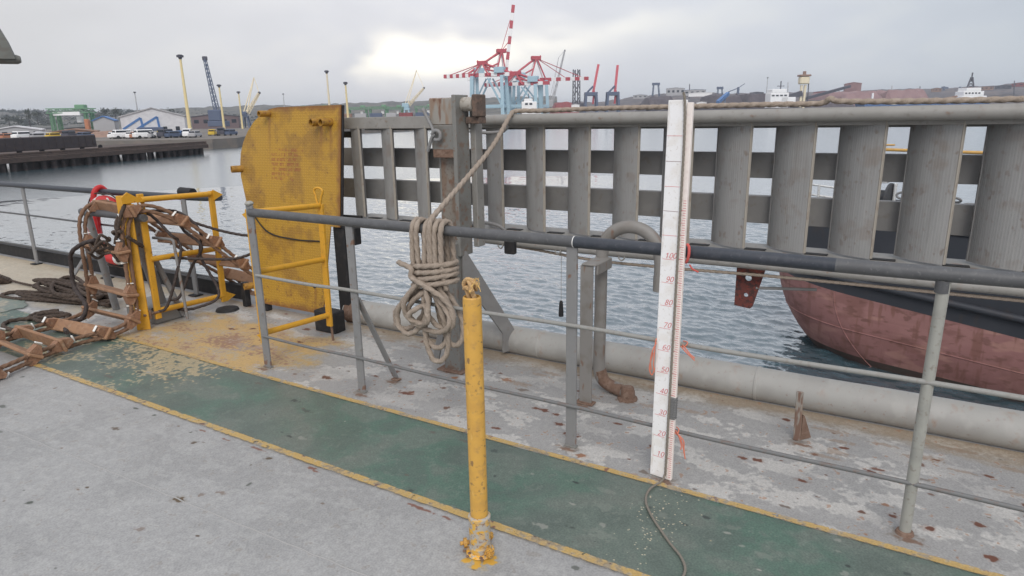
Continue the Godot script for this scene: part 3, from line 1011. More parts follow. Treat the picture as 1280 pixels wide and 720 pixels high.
func build_gangway() -> void:
	# an accommodation ladder stowed on its side outboard of the edge pipe
	var g := thing("gangway", "grey aluminium accommodation ladder stowed on its side along the ship's edge", "gangway", V(-1.3, 0.8, -1.3))
	# one curved tread as a channel whose back is bowed; all treads share it
	var tb := B.new()
	var nseg := 10
	var ch := Vector2(0.110, 0.079)
	var nrm := Vector2(-ch.y, ch.x).normalized()
	var face := []
	for i in nseg + 1:
		var t := -1.0 + 2.0 * i / nseg
		face.append(ch * t + nrm * (-0.035) * (1.0 - t * t) * -1.0)
	# the bow faces the deck (+z, -x side turned to the viewer)
	for i in nseg:
		var p: Vector2 = face[i]
		var q: Vector2 = face[i + 1]
		var e := (q - p).normalized()
		var n0 := Vector3(-e.y, 0, e.x)
		# shallow ribs run down the tread
		for s in 2:
			var p1 := p.lerp(q, 0.5 * s)
			var q1 := p.lerp(q, 0.5 * s + 0.32)
			var q2 := p.lerp(q, 0.5 * (s + 1))
			var lift := Vector3(n0.x, 0, n0.z) * 0.0012
			var y0 := 0.045
			var y1 := 0.765
			tb.quad(V(p1.x, y0, p1.y) + lift, V(q1.x, y0, q1.y) + lift, V(q1.x, y1, q1.y) + lift, V(p1.x, y1, p1.y) + lift, n0)
			tb.quad(V(q1.x, y0, q1.y), V(q2.x, y0, q2.y), V(q2.x, y1, q2.y), V(q1.x, y1, q1.y), n0)
			tb.quad(V(q1.x, y0, q1.y) + lift, V(q1.x, y0, q1.y), V(q1.x, y1, q1.y), V(q1.x, y1, q1.y) + lift, Vector3(e.x, 0, e.y))
			tb.quad(V(p1.x, y0, p1.y) + lift, V(p1.x, y0, p1.y), V(p1.x, y1, p1.y), V(p1.x, y1, p1.y) + lift, Vector3(-e.x, 0, -e.y))
		var k0 := p - nrm * 0.008
		var k1 := q - nrm * 0.008
		tb.quad(V(k0.x, 0.045, k0.y), V(k1.x, 0.045, k1.y), V(k1.x, 0.765, k1.y), V(k0.x, 0.765, k0.y), -n0)
	var tread_mesh := tb.mesh()
	var eb := B.new()
	eb.bar(V(ch.x + 0.002, 0.045, ch.y - 0.004), V(ch.x + 0.002, 0.765, ch.y - 0.004), 0.009, 0.018, Vector3(ch.x, 0, ch.y).normalized(), 0.003)
	var edge_mesh := eb.mesh()
	var fb := B.new()
	fb.bar(V(-ch.x - 0.003, 0.045, -ch.y - 0.018), V(-ch.x - 0.003, 0.765, -ch.y - 0.018), 0.008, 0.04, Vector3.RIGHT, 0.002)
	fb.bar(V(ch.x - 0.02, 0.045, ch.y - 0.04), V(ch.x - 0.02, 0.765, ch.y - 0.04), 0.008, 0.03, Vector3.RIGHT, 0.002)
	var flange_mesh := fb.mesh()
	for k in range(0, 19):
		var x := -3.878 + 0.331 * k
		var o := MeshInstance3D.new()
		o.name = "tread"
		o.mesh = tread_mesh
		o.material_override = M.tread
		o.position = V(x, 0.8, -1.3) - g.position
		g.add_child(o, true)
		for q in [["tread_edge", edge_mesh, M.tread_edge], ["tread_flange", flange_mesh, M.gang_dark]]:
			var e := MeshInstance3D.new()
			e.name = q[0]
			e.mesh = q[1]
			e.material_override = q[2]
			o.add_child(e, true)
	# the two stringers: a channel below, seen from above, and a flat bar above
	var b := B.new()
	b.cube(V(-0.95, 0.826, -1.34), V(6.0, 0.012, 0.30), 0.003)
	b.cube(V(-0.95, 0.80, -1.19), V(6.0, 0.045, 0.012), 0.003)
	b.cube(V(-0.95, 0.765, -1.49), V(6.0, 0.11, 0.012), 0.003)
	part(b, "lower_stringer", M.gang, g)
	b = B.new()
	b.cube(V(-0.95, 1.585, -1.36), V(6.0, 0.012, 0.26), 0.003)
	b.cube(V(-0.95, 1.588, -1.225), V(6.0, 0.088, 0.012), 0.003)
	b.cube(V(-0.95, 1.572, -1.49), V(6.0, 0.09, 0.012), 0.003)
	part(b, "upper_stringer", M.gang, g)
	# dark drain slots in the top of the lower stringer
	for k in 18:
		b = B.new()
		b.cube(V(-3.71 + 0.331 * k, 0.8345, -1.285), V(0.12, 0.005, 0.05), 0.002)
		part(b, "drain_slot", M.black, g)
	for q in [[1.31, 0.15], [1.045, 0.165]]:
		b = B.new()
		b.cube(V(-1.1, q[0], -1.465), V(6.3, q[1], 0.014), 0.003)
		b.cube(V(-0.95, q[0] + q[1] * 0.5 - 0.006, -1.495), V(5.9, 0.012, 0.06), 0.003)
		part(b, "longitudinal_bar", M.gang_dark, g)
	# folded handrails lie against both stringers
	b = B.new()
	b.rod(V(-2.60, 1.597, -1.17), V(2.0, 1.605, -1.17), 0.036, 16)
	part(b, "upper_handrail", M.gang, g)
	b = B.new()
	b.tube(smooth([V(-2.62, 0.775, -1.13), V(-1.6, 0.768, -1.13), V(-0.8, 0.776, -1.13), V(0.6, 0.768, -1.13), V(2.0, 0.773, -1.13)], 0.2), 0.028, 14)
	part(b, "lower_handrail", M.gang, g)
	b = B.new()
	rope_into(b, [V(-2.60, 0.755, -1.15), V(-2.2, 0.735, -1.15), V(-1.7, 0.70, -1.15), V(-1.2, 0.70, -1.15), V(-0.6, 0.712, -1.15), V(0.2, 0.715, -1.15), V(1.2, 0.72, -1.15), V(2.0, 0.735, -1.15)], 0.0095, false, 0.9)
	part(b, "slack_line", M.rope, g)
	b = B.new()
	b.tube(smooth([V(-2.70, 1.53, -1.15), V(-2.5, 1.515, -1.12), V(-2.36, 1.525, -1.12), V(-2.33, 1.56, -1.12)], 0.03), 0.011, 8)
	part(b, "locking_hook", M.gang_dark, g)
	b = B.new()
	b.tube(smooth([V(-2.68, 0.87, -1.16), V(-2.5, 0.90, -1.1), V(-2.40, 0.885, -1.1), V(-2.36, 0.85, -1.12)], 0.03), 0.012, 8)
	part(b, "locking_hook", M.gang_dark, g)
	b = B.new()
	for x in [-2.4, -1.95, -1.5]:
		b.tube(smooth([V(x, 0.77, -1.12), V(x - 0.02, 0.745, -1.11), V(x, 0.725, -1.11), V(x + 0.02, 0.745, -1.11), V(x, 0.77, -1.115)], 0.01), 0.005, 6)
	part(b, "handrail_eye", M.gang, g)
	b = B.new()
	b.bar(V(-4.02, 1.50, -1.28), V(-3.86, 1.50, -1.28), 0.05, 0.03, Vector3.UP, 0.004)
	b.bar(V(-3.95, 0.845, -1.12), V(-3.72, 0.845, -1.14), 0.05, 0.03, Vector3.UP, 0.004)
	part(b, "hinge_lug", M.black, g)
	# the stowing bracket under the ladder, rusted through with two holes, and its bar
	var rb := CSGCombiner3D.new()
	rb.name = numbered("stowing_bracket")
	rb.position = V(-0.74, 0.6, -1.22)
	var poly := CSGPolygon3D.new()
	poly.name = "bracket_plate"
	poly.polygon = PackedVector2Array([Vector2(-0.075, 0.125), Vector2(0.085, 0.125), Vector2(0.03, -0.10), Vector2(0.015, -0.115), Vector2(-0.075, -0.105)])
	poly.depth = 0.014
	poly.material = M.rust_plate
	rb.add_child(poly)
	for q in [[-0.005, 0.07, 0.019], [-0.012, -0.035, 0.013]]:
		var cy := CSGCylinder3D.new()
		cy.name = "hole"
		cy.operation = CSGShape3D.OPERATION_SUBTRACTION
		cy.radius = q[2]
		cy.height = 0.1
		cy.sides = 20
		cy.rotation.x = PI / 2
		cy.position = V(q[0], q[1], -0.007)
		rb.add_child(cy)
	rb.material_override = M.rust_plate
	add_child(rb)
	tag(rb, "rusty red tapered steel bracket with two holes hanging under the accommodation ladder", "bracket")
	b = B.new()
	b.rod(V(-0.70, 0.615, -1.225), V(-0.38, 0.625, -1.3), 0.009, 8)
	single(b, "support_bar", M.gang_dark, "thin dark steel bar running right from the rusty two-holed bracket", "steel bar", V(-0.54, 0.62, -1.26))

	# the davit column on the deck that carries the ladder
	var d := thing("davit_column", "rust-streaked grey steel column holding the stowed accommodation ladder beside the rope coil", "column", V(-2.44, 0, -0.6))
	b = B.new()
	b.cube(V(-2.44, 0.43, -0.60), V(0.125, 0.86, 0.12), 0.008)
	part(b, "lower_post", M.column, d)
	b = B.new()
	b.cube(V(-2.465, 1.13, -0.66), V(0.17, 0.74, 0.016), 0.003)
	part(b, "web", M.rust_streak, d)
	b = B.new()
	b.cube(V(-2.372, 1.26, -0.64), V(0.028, 0.98, 0.14), 0.004)
	part(b, "flange", M.column, d)
	b = B.new()
	b.cube(V(-2.548, 1.16, -0.70), V(0.016, 0.78, 0.10), 0.003)
	part(b, "flange", M.column, d)
	b = B.new()
	b.cube(V(-2.34, 1.24, -0.76), V(0.04, 0.86, 0.08), 0.004)
	part(b, "guide_bar", M.gang, d)
	b = B.new()
	b.cube(V(-2.475, 1.655, -0.66), V(0.19, 0.16, 0.14), 0.006)
	part(b, "head_box", M.rust_patch, d)
	b = B.new()
	b.cube(V(-2.47, 1.50, -0.60), V(0.18, 0.145, 0.02), 0.004)
	part(b, "latch_plate", M.column, d)
	b = B.new()
	b.cube(V(-2.465, 1.405, -0.592), V(0.17, 0.05, 0.012), 0.003)
	part(b, "stained_plate", M.rust, d)
	b = B.new()
	b.rod(V(-2.36, 1.695, -0.66), V(-2.28, 1.695, -0.66), 0.042, 18)
	part(b, "roller", M.roller, d)
	b = B.new()
	b.cube(V(-2.262, 1.685, -0.68), V(0.035, 0.13, 0.11), 0.006)
	b.cube(V(-2.30, 1.60, -0.70), V(0.10, 0.04, 0.08), 0.004)
	part(b, "roller_bracket", M.rust_dark, d)
	b = B.new()
	b.tube(smooth([V(-2.63, 1.665, -0.62), V(-2.60, 1.66, -0.58), V(-2.52, 1.535, -0.565), V(-2.535, 1.50, -0.56), V(-2.57, 1.42, -0.56)], 0.02), 0.011, 8)
	b.tube(smooth([V(-2.53, 1.52, -0.56), V(-2.50, 1.545, -0.555), V(-2.47, 1.53, -0.56), V(-2.475, 1.49, -0.56), V(-2.51, 1.49, -0.555)], 0.02), 0.012, 8)
	part(b, "latch_rod", M.post, d)
	b = B.new()
	b.plate(flat(V(-2.375, 0, -0.60), V(0.25, 0, -0.97).normalized()), PackedVector2Array([Vector2(0, 0.80), Vector2(0.03, 0.80), Vector2(0.46, 0.16), Vector2(0.47, 0.03), Vector2(0.34, 0.03), Vector2(0.34, 0.17), Vector2(0, 0.62)]), 0.014)
	part(b, "brace", M.gang_dark, d)
	b = B.new()
	b.bar(V(-2.50, 0.36, -0.56), V(-2.62, 0.02, -0.60), 0.05, 0.014, Vector3.RIGHT, 0.003)
	part(b, "stay", M.gang_dark, d)
	b = B.new()
	b.cube(V(-2.24, 0.77, -0.98), V(0.08, 0.09, 0.04), 0.006)
	part(b, "foot_block", M.black, d)
	b = B.new()
	b.cube(V(-2.44, 0.006, -0.60), V(0.2, 0.012, 0.19), 0.003)
	part(b, "base_plate", M.rust, d)


func post_flat(r: Node3D, x: float, z: float, h: float, w := 0.055, m: Material = null) -> void:
	var b := B.new()
	b.cube(V(x, h * 0.5, z), V(w, h, 0.016), 0.003)
	part(b, "post", m if m else M.post, r)
	b = B.new()
	b.cube(V(x, 0.004, z), V(w + 0.012, 0.008, 0.03), 0.002)
	part(b, "post_foot", M.column, r)


func build_rails() -> void:
	var r := thing("deck_railing", "grey railing with dark top rail and three flat posts right of the boarding gate", "railing", V(-1.0, 0, 0))
	post_flat(r, -3.585, 0.0, 1.10, 0.062)
	post_flat(r, -2.728, 0.0, 1.03)
	post_flat(r, -1.31, 0.0, 1.03)
	var b := B.new()
	b.cube(V(-3.585, 1.112, 0.0), V(0.05, 0.03, 0.05), 0.012)
	part(b, "post_cap", M.pale_post, r)
	for x in [0.148, 1.62]:
		b = B.new()
		b.tube(smooth([V(x, 0.0, 0.0), V(x, 0.5, 0.0), V(x + 0.004, 1.03, 0.0)], 0.1), 0.021, 14)
		part(b, "post", M.pale_post, r, "round pale pipe post with rusty foot")
		b = B.new()
		b.lathe(flat(V(x, 0, 0)), [Vector2(0.034, 0.0), Vector2(0.03, 0.012), Vector2(0.022, 0.016)], 14)
		part(b, "post_foot", M.rust, r)
		b = B.new()
		b.rod(V(x, 0.985, 0), V(x, 1.03, 0), 0.024, 14)
		part(b, "post_sleeve", M.rail_grey, r)
	b = B.new()
	b.tube(smooth([V(-3.585, 1.055, 0), V(-2.7, 1.05, 0), V(-1.3, 1.05, 0)], 0.15), 0.027, 18)
	part(b, "top_rail", M.rail_grey, r)
	b = B.new()
	b.tube(smooth([V(-1.298, 1.05, 0), V(-0.6, 1.052, 0), V(-0.2, 1.05, 0)], 0.15), 0.0275, 18)
	part(b, "top_rail", M.rail_blue, r, "blue-black length of top rail")
	b = B.new()
	b.tube(smooth([V(-0.2, 1.05, 0), V(0.15, 1.052, 0), V(1.0, 1.06, 0), V(3.2, 1.06, 0)], 0.15), 0.0275, 18)
	part(b, "top_rail", M.rail_grey, r)
	b = B.new()
	b.rod(V(-1.3005, 1.05, 0), V(-1.2965, 1.05, 0), 0.0280, 18)
	part(b, "paint_ring", M.white, r)
	for y in [0.645, 0.226]:
		b = B.new()
		var pts := []
		for x in [-3.585, -3.1, -2.728, -2.0, -1.31, -0.6, 0.148, 0.9, 1.62, 3.2]:
			pts.append(V(x, y + (0.0 if x in [-3.585, -2.728, -1.31, 0.148, 1.62] else -0.006), 0.012))
		b.tube(smooth(pts, 0.08), 0.0105 if y > 0.4 else 0.0095, 10)
		part(b, "middle_rod" if y > 0.4 else "lower_rod", M.wire_pale if y > 0.4 else M.wire, r)
	b = B.new()
	b.bar(V(-2.72, 0.60, -0.01), V(-2.667, 0.02, -0.242), 0.045, 0.012, Vector3.RIGHT, 0.003)
	part(b, "stay", M.post, r)
	b = B.new()
	b.cube(V(-2.667, 0.005, -0.245), V(0.06, 0.01, 0.04), 0.003)
	part(b, "stay_foot", M.rust, r)

	# the older railing farther along, at the very edge
	var l := thing("deck_railing", "dark-topped railing at the ship's edge beyond the orange-brown rope ladder", "railing", V(-8, 0, -0.97))
	for q in [-11.9, -10.4, -8.87, -7.32, -5.77]:
		b = B.new()
		b.bar(V(q, 0, -0.95), V(q - 0.03, 0.92, -0.97), 0.062, 0.02, Vector3.RIGHT, 0.004)
		part(b, "post", M.post, l)
		b = B.new()
		b.cube(V(q, 0.006, -0.94), V(0.11, 0.012, 0.09), 0.003)
		part(b, "post_foot", M.black, l)
	b = B.new()
	b.bar(V(-7.33, 0.50, -0.95), V(-7.56, 0.02, -0.70), 0.055, 0.016, Vector3.RIGHT, 0.003)
	part(b, "stay", M.post, l)
	b = B.new()
	b.tube(smooth([V(-14, 0.945, -0.97), V(-10, 0.935, -0.97), V(-7.3, 0.935, -0.97), V(-5.72, 0.94, -1.0), V(-5.32, 0.955, -1.02)], 0.2), 0.03, 14)
	part(b, "top_rail", M.rail_blue, l)
	b = B.new()
	b.lathe(flat(V(-5.05, 0.0, -0.76)), [Vector2(0.1, 0.0), Vector2(0.09, 0.02), Vector2(0.03, 0.035), Vector2(0.0, 0.036)], 16)
	part(b, "foot_disc", M.black, l)
	b = B.new()
	b.rod(V(-5.85, 0.99, -0.99), V(-5.68, 0.985, -1.0), 0.042, 12)
	part(b, "rail_sleeve", M.black, l)
	for y in [0.585, 0.20]:
		b = B.new()
		b.tube(smooth([V(-14, y, -0.97), V(-10.4, y, -0.96), V(-8.87, y + 0.004, -0.96), V(-7.32, y, -0.96), V(-5.4, y, -0.98)], 0.2), 0.011, 8)
		part(b, "wire_rod", M.rail_grey, l)

	# the raised edge of the deck
	var e := thing("edge_coaming", "low dark upright plate along the ship's edge under the far railing", "coaming", V(-9, 0, -1.08))
	b = B.new()
	b.cube(V(-10.0, 0.065, -1.06), V(9.6, 0.13, 0.016), 0.003)
	part(b, "plate", M.black, e)
	b = B.new()
	b.cube(V(-10.0, 0.134, -1.075), V(9.6, 0.012, 0.06), 0.003)
	part(b, "top_flat", M.black, e)
	var p := thing("edge_pipe", "thick grey pipe lying along the deck edge below the gangway", "pipe", V(-1, 0, -1.07))
	b = B.new()
	var pp := []
	for i in 30:
		pp.append(V(-3.86 + i * 0.3, 0.082 + rng.randf_range(-0.002, 0.002), -1.07 + rng.randf_range(-0.002, 0.002)))
	b.tube(smooth(pp, 0.1), 0.098, 24)
	part(b, "pipe", M.edge_pipe, p)
	b = B.new()
	b.lathe(Transform3D(Basis(Vector3.UP, Vector3.LEFT, Vector3.BACK), V(-3.845, 0.082, -1.07)), [Vector2(0.101, -0.12), Vector2(0.103, 0.0), Vector2(0.085, 0.025), Vector2(0.02, 0.03), Vector2(0.0, 0.03)], 20)
	part(b, "rusted_end", M.rust, p)
	for x in [-0.62, -2.05, 1.2]:
		b = B.new()
		b.lathe(Transform3D(Basis(Vector3.UP, Vector3.LEFT, Vector3.BACK), V(x, 0.082, -1.07)), [Vector2(0.097, -0.012), Vector2(0.1015, -0.005), Vector2(0.1015, 0.005), Vector2(0.097, 0.012)], 24)
		part(b, "weld_seam", M.edge_pipe, p)

	var u := thing("upright_bar", "short rust-stained upright flat bar standing on the deck before the edge pipe", "bracket", V(-0.335, 0, -0.61))
	b = B.new()
	b.bar(V(-0.335, 0, -0.61), V(-0.342, 0.265, -0.612), 0.034, 0.014, Vector3.RIGHT, 0.003)
	part(b, "bar", M.rust_patch, u)
	b = B.new()
	b.plate(flat(V(-0.325, 0.004, -0.62), V(0.6, 0, -0.8)), PackedVector2Array([Vector2(0, 0), Vector2(0.07, 0), Vector2(0.012, 0.13), Vector2(0, 0.14)]), 0.01)
	part(b, "gusset", M.rust, u)


func build_gates() -> void:
	var b: B
	# the gate hung on the first grey post, swung outboard
	var g := thing("boarding_gate", "yellow pipe gate standing open against the first grey railing post", "gate", V(-3.61, 0, -0.3))
	b = B.new()
	b.bar(V(-3.64, 0.16, -0.035), V(-3.64, 1.07, -0.035), 0.016, 0.055, Vector3.RIGHT, 0.003)
	part(b, "hinge_stile", M.gate, g)
	b = B.new()
	b.bar(V(-3.61, 0.115, -0.60), V(-3.61, 1.035, -0.615), 0.05, 0.024, Vector3.RIGHT, 0.004)
	part(b, "end_stile", M.gate, g)
	b = B.new()
	b.tube(smooth([V(-3.625, 1.03, -0.605), V(-3.64, 1.09, -0.605), V(-3.65, 1.135, -0.605), V(-3.605, 1.15, -0.605), V(-3.565, 1.13, -0.605), V(-3.585, 1.08, -0.605), V(-3.60, 1.03, -0.605)], 0.015), 0.0085, 8)
	part(b, "lifting_loop", M.gate, g)
	for y in [1.035, 0.64, 0.215]:
		b = B.new()
		b.rod(V(-3.63, y + 0.012, -0.05), V(-3.612, y - 0.012, -0.60), 0.02, 12)
		part(b, "rung", M.gate, g)
	b = B.new()
	b.rod(V(-3.60, 0.0, -0.61), V(-3.60, 0.13, -0.605), 0.009, 8)
	part(b, "drop_bolt", M.rust, g)
	b = B.new()
	b.plate(flat(V(-3.64, 0.98, -0.03), V(-1, 0, 0)), PackedVector2Array([Vector2(0, 0), Vector2(0.07, 0.05), Vector2(0, 0.08)]), 0.01)
	b.plate(flat(V(-3.64, 0.17, -0.03), V(-1, 0, 0)), PackedVector2Array([Vector2(0, 0), Vector2(0.07, 0.03), Vector2(0, 0.06)]), 0.01)
	part(b, "hinge_tab", M.gate, g)

	var h := thing("boarding_gate", "yellow pipe gate standing open beside the hanging rope ladder", "gate", V(-5.17, 0, -0.4))
	b = B.new()
	b.bar(V(-5.17, 0.0, -0.075), V(-5.185, 1.08, -0.09), 0.10, 0.016, Vector3(0.7, 0, -0.7).normalized(), 0.003)
	part(b, "gate_post", M.gate, h)
	b = B.new()
	b.bar(V(-5.16, 0.06, -0.20), V(-5.175, 1.08, -0.215), 0.05, 0.026, Vector3.BACK, 0.004)
	part(b, "hinge_stile", M.gate, h)
	b = B.new()
	b.bar(V(-5.16, 0.05, -0.815), V(-5.175, 1.04, -0.835), 0.05, 0.026, Vector3.BACK, 0.004)
	part(b, "end_stile", M.gate, h)
	for y in [1.015, 0.535, 0.105]:
		b = B.new()
		b.rod(V(-5.165, y + 0.02, -0.21), V(-5.168, y, -0.82), 0.023, 12)
		part(b, "rung", M.gate, h)
	for y in [0.09, 1.0]:
		b = B.new()
		b.plate(flat(V(-5.16, y, -0.84), V(0, 0, -1)), PackedVector2Array([Vector2(0, -0.04), Vector2(0.09, 0.0), Vector2(0, 0.05)]), 0.012)
		part(b, "corner_tab", M.gate, h)
	b = B.new()
	b.plate(flat(V(-5.15, 1.02, -0.1), V(0, 0, -1)), PackedVector2Array([Vector2(-0.05, 0), Vector2(0.13, 0.0), Vector2(0.0, 0.085), Vector2(-0.05, 0.05)]), 0.012)
	part(b, "corner_tab", M.gate, h)
	for y in [0.12, 0.98]:
		b = B.new()
		b.rod(V(-5.15, y, -0.21), V(-5.15, y, -0.08), 0.011, 8)
		b.rod(V(-5.15, y - 0.04, -0.13), V(-5.15, y + 0.03, -0.13), 0.014, 8)
		part(b, "hinge", M.rust if y < 0.5 else M.gate, h)

	# the turntable platform of the ladder, folded upright at the gateway
	var p := thing("folding_platform", "rounded yellow chequer-plate platform folded upright at the ship's edge", "platform", V(-4.4, 0, -0.95))
	var tilt := V(0, 1, -0.115).normalized()
	var outline := PackedVector2Array()
	for q in [[-3.985, 0.075], [-3.90, 0.79], [-3.905, 0.80], [-3.80, 0.80], [-3.79, 1.738], [-4.50, 1.735], [-4.60, 1.722], [-4.70, 1.685], [-4.80, 1.62], [-4.88, 1.54], [-4.94, 1.45], [-4.975, 1.36], [-4.985, 1.27], [-4.98, 1.16], [-4.95, 1.06], [-4.90, 0.90], [-4.86, 0.74], [-4.855, 0.60], [-4.80, 0.075]]:
		outline.append(Vector2(q[0] + 4.4, q[1]))
	b = B.new()
	b.plate(flat(V(-4.4, 0, -0.885), Vector3.RIGHT, tilt), outline, 0.008)
	for i in b.uv.size():
		b.uv[i] = Vector2((b.uv[i].x + 0.62) / 1.24, 1.0 - b.uv[i].y / 1.86)
	part(b, "chequer_plate", M.chequer, p)
	b = B.new()
	b.plate(flat(V(-4.4, 0, -0.90), Vector3.RIGHT, tilt), PackedVector2Array([Vector2(0.585, 0.80), Vector2(0.618, 0.80), Vector2(0.626, 1.735), Vector2(0.59, 1.735)]), 0.012)
	part(b, "dark_edge", M.black, p)
	b = B.new()
	b.tube(smooth([V(-4.82, 0.84, -0.965), V(-4.62, 0.70, -0.945), V(-4.30, 0.665, -0.942), V(-3.96, 0.675, -0.945)], 0.05), 0.006, 6)
	part(b, "wire", M.black, p)
	for q in [[-4.0, 1.60, 0.03], [-3.895, 1.60, 0.03], [-4.60, 1.675, 0.026]]:
		b = B.new()
		var at := V(q[0], q[1], -0.885 - 0.115 * q[1])
		b.pipe_stub(at + V(0.0, 0.0, 0.004), at + V(-0.012, 0.0, 0.105), q[2], 0.007)
		part(b, "socket", M.gate_dark, p)
	for q in [[-4.99, 1.22], [-4.86, 0.22]]:
		b = B.new()
		var at := V(q[0], q[1], -0.885 - 0.115 * q[1])
		b.pipe_stub(at + V(0.03, 0.0, -0.015), at + V(-0.012, 0.0, 0.085), 0.03, 0.007)
		part(b, "socket", M.gate_dark, p)
	b = B.new()
	b.rod(V(-4.08, 0.30, -0.905), V(-4.08, 0.30, -0.925), 0.018, 12)
	part(b, "bolt_hole", M.black, p)
	for q in [[-5.0, 0.16], [-4.72, 0.12]]:
		b = B.new()
		b.cube(V(q[0], q[1] * 0.7, -0.93), V(0.05, q[1] * 1.4, 0.06), 0.006)
		part(b, "foot", M.black, p)
	b = B.new()
	b.cube(V(-3.80, 0.085, -0.78), V(0.22, 0.17, 0.12), 0.008)
	part(b, "foot", M.black, p)
	b = B.new()
	b.cube(V(-3.85, 0.42, -1.03), V(0.12, 0.74, 0.07), 0.008)
	b.cube(V(-3.80, 0.72, -1.06), V(0.2, 0.14, 0.08), 0.008)
	part(b, "hinge_arm", M.black, p)


func chequer_picture() -> Array:
	var w := 1024
	var h := 1536
	var by := PackedByteArray()
	by.resize(w * h * 3)
	var hb := PackedByteArray()
	hb.resize(w * h)
	var n1 := noise(401, 2.2, 4)
	var n2 := noise(402, 9.0, 3)
	var n3 := noise(403, 34.0, 2)
	var yel := c8(192, 150, 50, 1.1)
	var worn := c8(174, 134, 54, 1.06)
	var darkc := c8(112, 82, 42, 1.0)
	var rust := c8(120, 78, 50, 1.0)
	var ink := c8(142, 70, 52, 1.0)
	for j in h:
		var y := (1.0 - (j + 0.5) / h) * 1.86
		for i in w:
			var x := (i + 0.5) / w * 1.24 - 0.62
			# raised lozenges, alternately turned, 21 mm apart
			var u := x / 0.021
			var t := y / 0.021
			var fu := u - floorf(u) - 0.5
			var ft := t - floorf(t) - 0.5
			var s := 1.0 if (int(floorf(u)) + int(floorf(t))) % 2 == 0 else -1.0
			var a := (fu + s * ft) * 0.7071
			var bb := (fu - s * ft) * 0.7071
			var r := 1.0 - smoothstep(0.75, 1.1, Vector2(a / 0.46, bb / 0.14).length())
			var g1 := n1.get_noise_2d(x, y)
			var g2 := n2.get_noise_2d(x, y)
			var g3 := n3.get_noise_2d(x, y)
			var c := yel.lerp(worn, smoothstep(-0.1, 0.35, g1 + 0.4 * g2))
			c = c.lerp(darkc, (1.0 - r) * (0.26 + 0.10 * smoothstep(-0.2, 0.5, g1 + 0.4 * g2)))
			c = c.lerp(darkc, 0.28 * smoothstep(0.3, 0.8, g2 * 0.6 + g1 * 0.5 + 0.4 * g3 - 0.12 * absf(y - 0.85)))
			c = c.lerp(rust, 0.6 * smoothstep(0.5, 0.66, g3 * 0.6 + g2 * 0.5 + 0.25 * smoothstep(0.5, 0.1, y)))
			c = c.lerp(rust, 0.7 * smoothstep(0.06, 0.0, minf(minf(0.61 - x, y - 0.075), 1.735 - y) + 0.03 * g2))
			for q in [[0.40, 1.58], [0.505, 1.58], [-0.20, 1.65], [0.33, 0.28]]:
				var run := exp(-pow((x - q[0] - 0.01 * g2) / 0.016, 2.0)) * smoothstep(q[1] - 0.42 - 0.2 * g2, q[1], y) * (1.0 if y < q[1] else 0.0)
				c = c.lerp(rust, 0.5 * run)
			# faded red stencilled lines that can no longer be read
			if x > -0.185 and x < 0.205 and y > 1.135 and y < 1.41:
				var row := int((1.405 - y) / 0.039)
				var inrow := fposmod(1.405 - y, 0.039) / 0.039
				var wide: float = [0.36, 0.33, 0.28, 0.31, 0.33, 0.22, 0.24, 0.0][clampi(row, 0, 7)]
				if inrow < 0.62 and x < -0.165 + wide:
					var k := int((x + 0.185) / 0.017)
					var pat := (k * 7 + row * 13) % 11
					if pat != 3 and pat != 8 and g2 > -0.35:
						var fx := fposmod(x + 0.185, 0.017) / 0.017
						var stroke := fx > 0.08 and fx < 0.8 and (inrow < 0.16 or inrow > 0.46 or fx < 0.3 or (pat % 2 == 0 and fx > 0.55))
						if stroke:
							c = c.lerp(ink, 0.62 * smoothstep(-0.35, 0.1, g3 + g2))
						else:
							c = c.lerp(ink, 0.22)
			var k3 := (j * w + i) * 3
			by[k3] = int(clampf(c.r, 0, 1) * 255)
			by[k3 + 1] = int(clampf(c.g, 0, 1) * 255)
			by[k3 + 2] = int(clampf(c.b, 0, 1) * 255)
			hb[j * w + i] = int(clampf(0.15 + 0.7 * r + 0.1 * g3, 0, 1) * 255)
	return [ImageTexture.create_from_image(Image.create_from_data(w, h, false, Image.FORMAT_RGB8, by)), ImageTexture.create_from_image(Image.create_from_data(w, h, false, Image.FORMAT_L8, hb))]


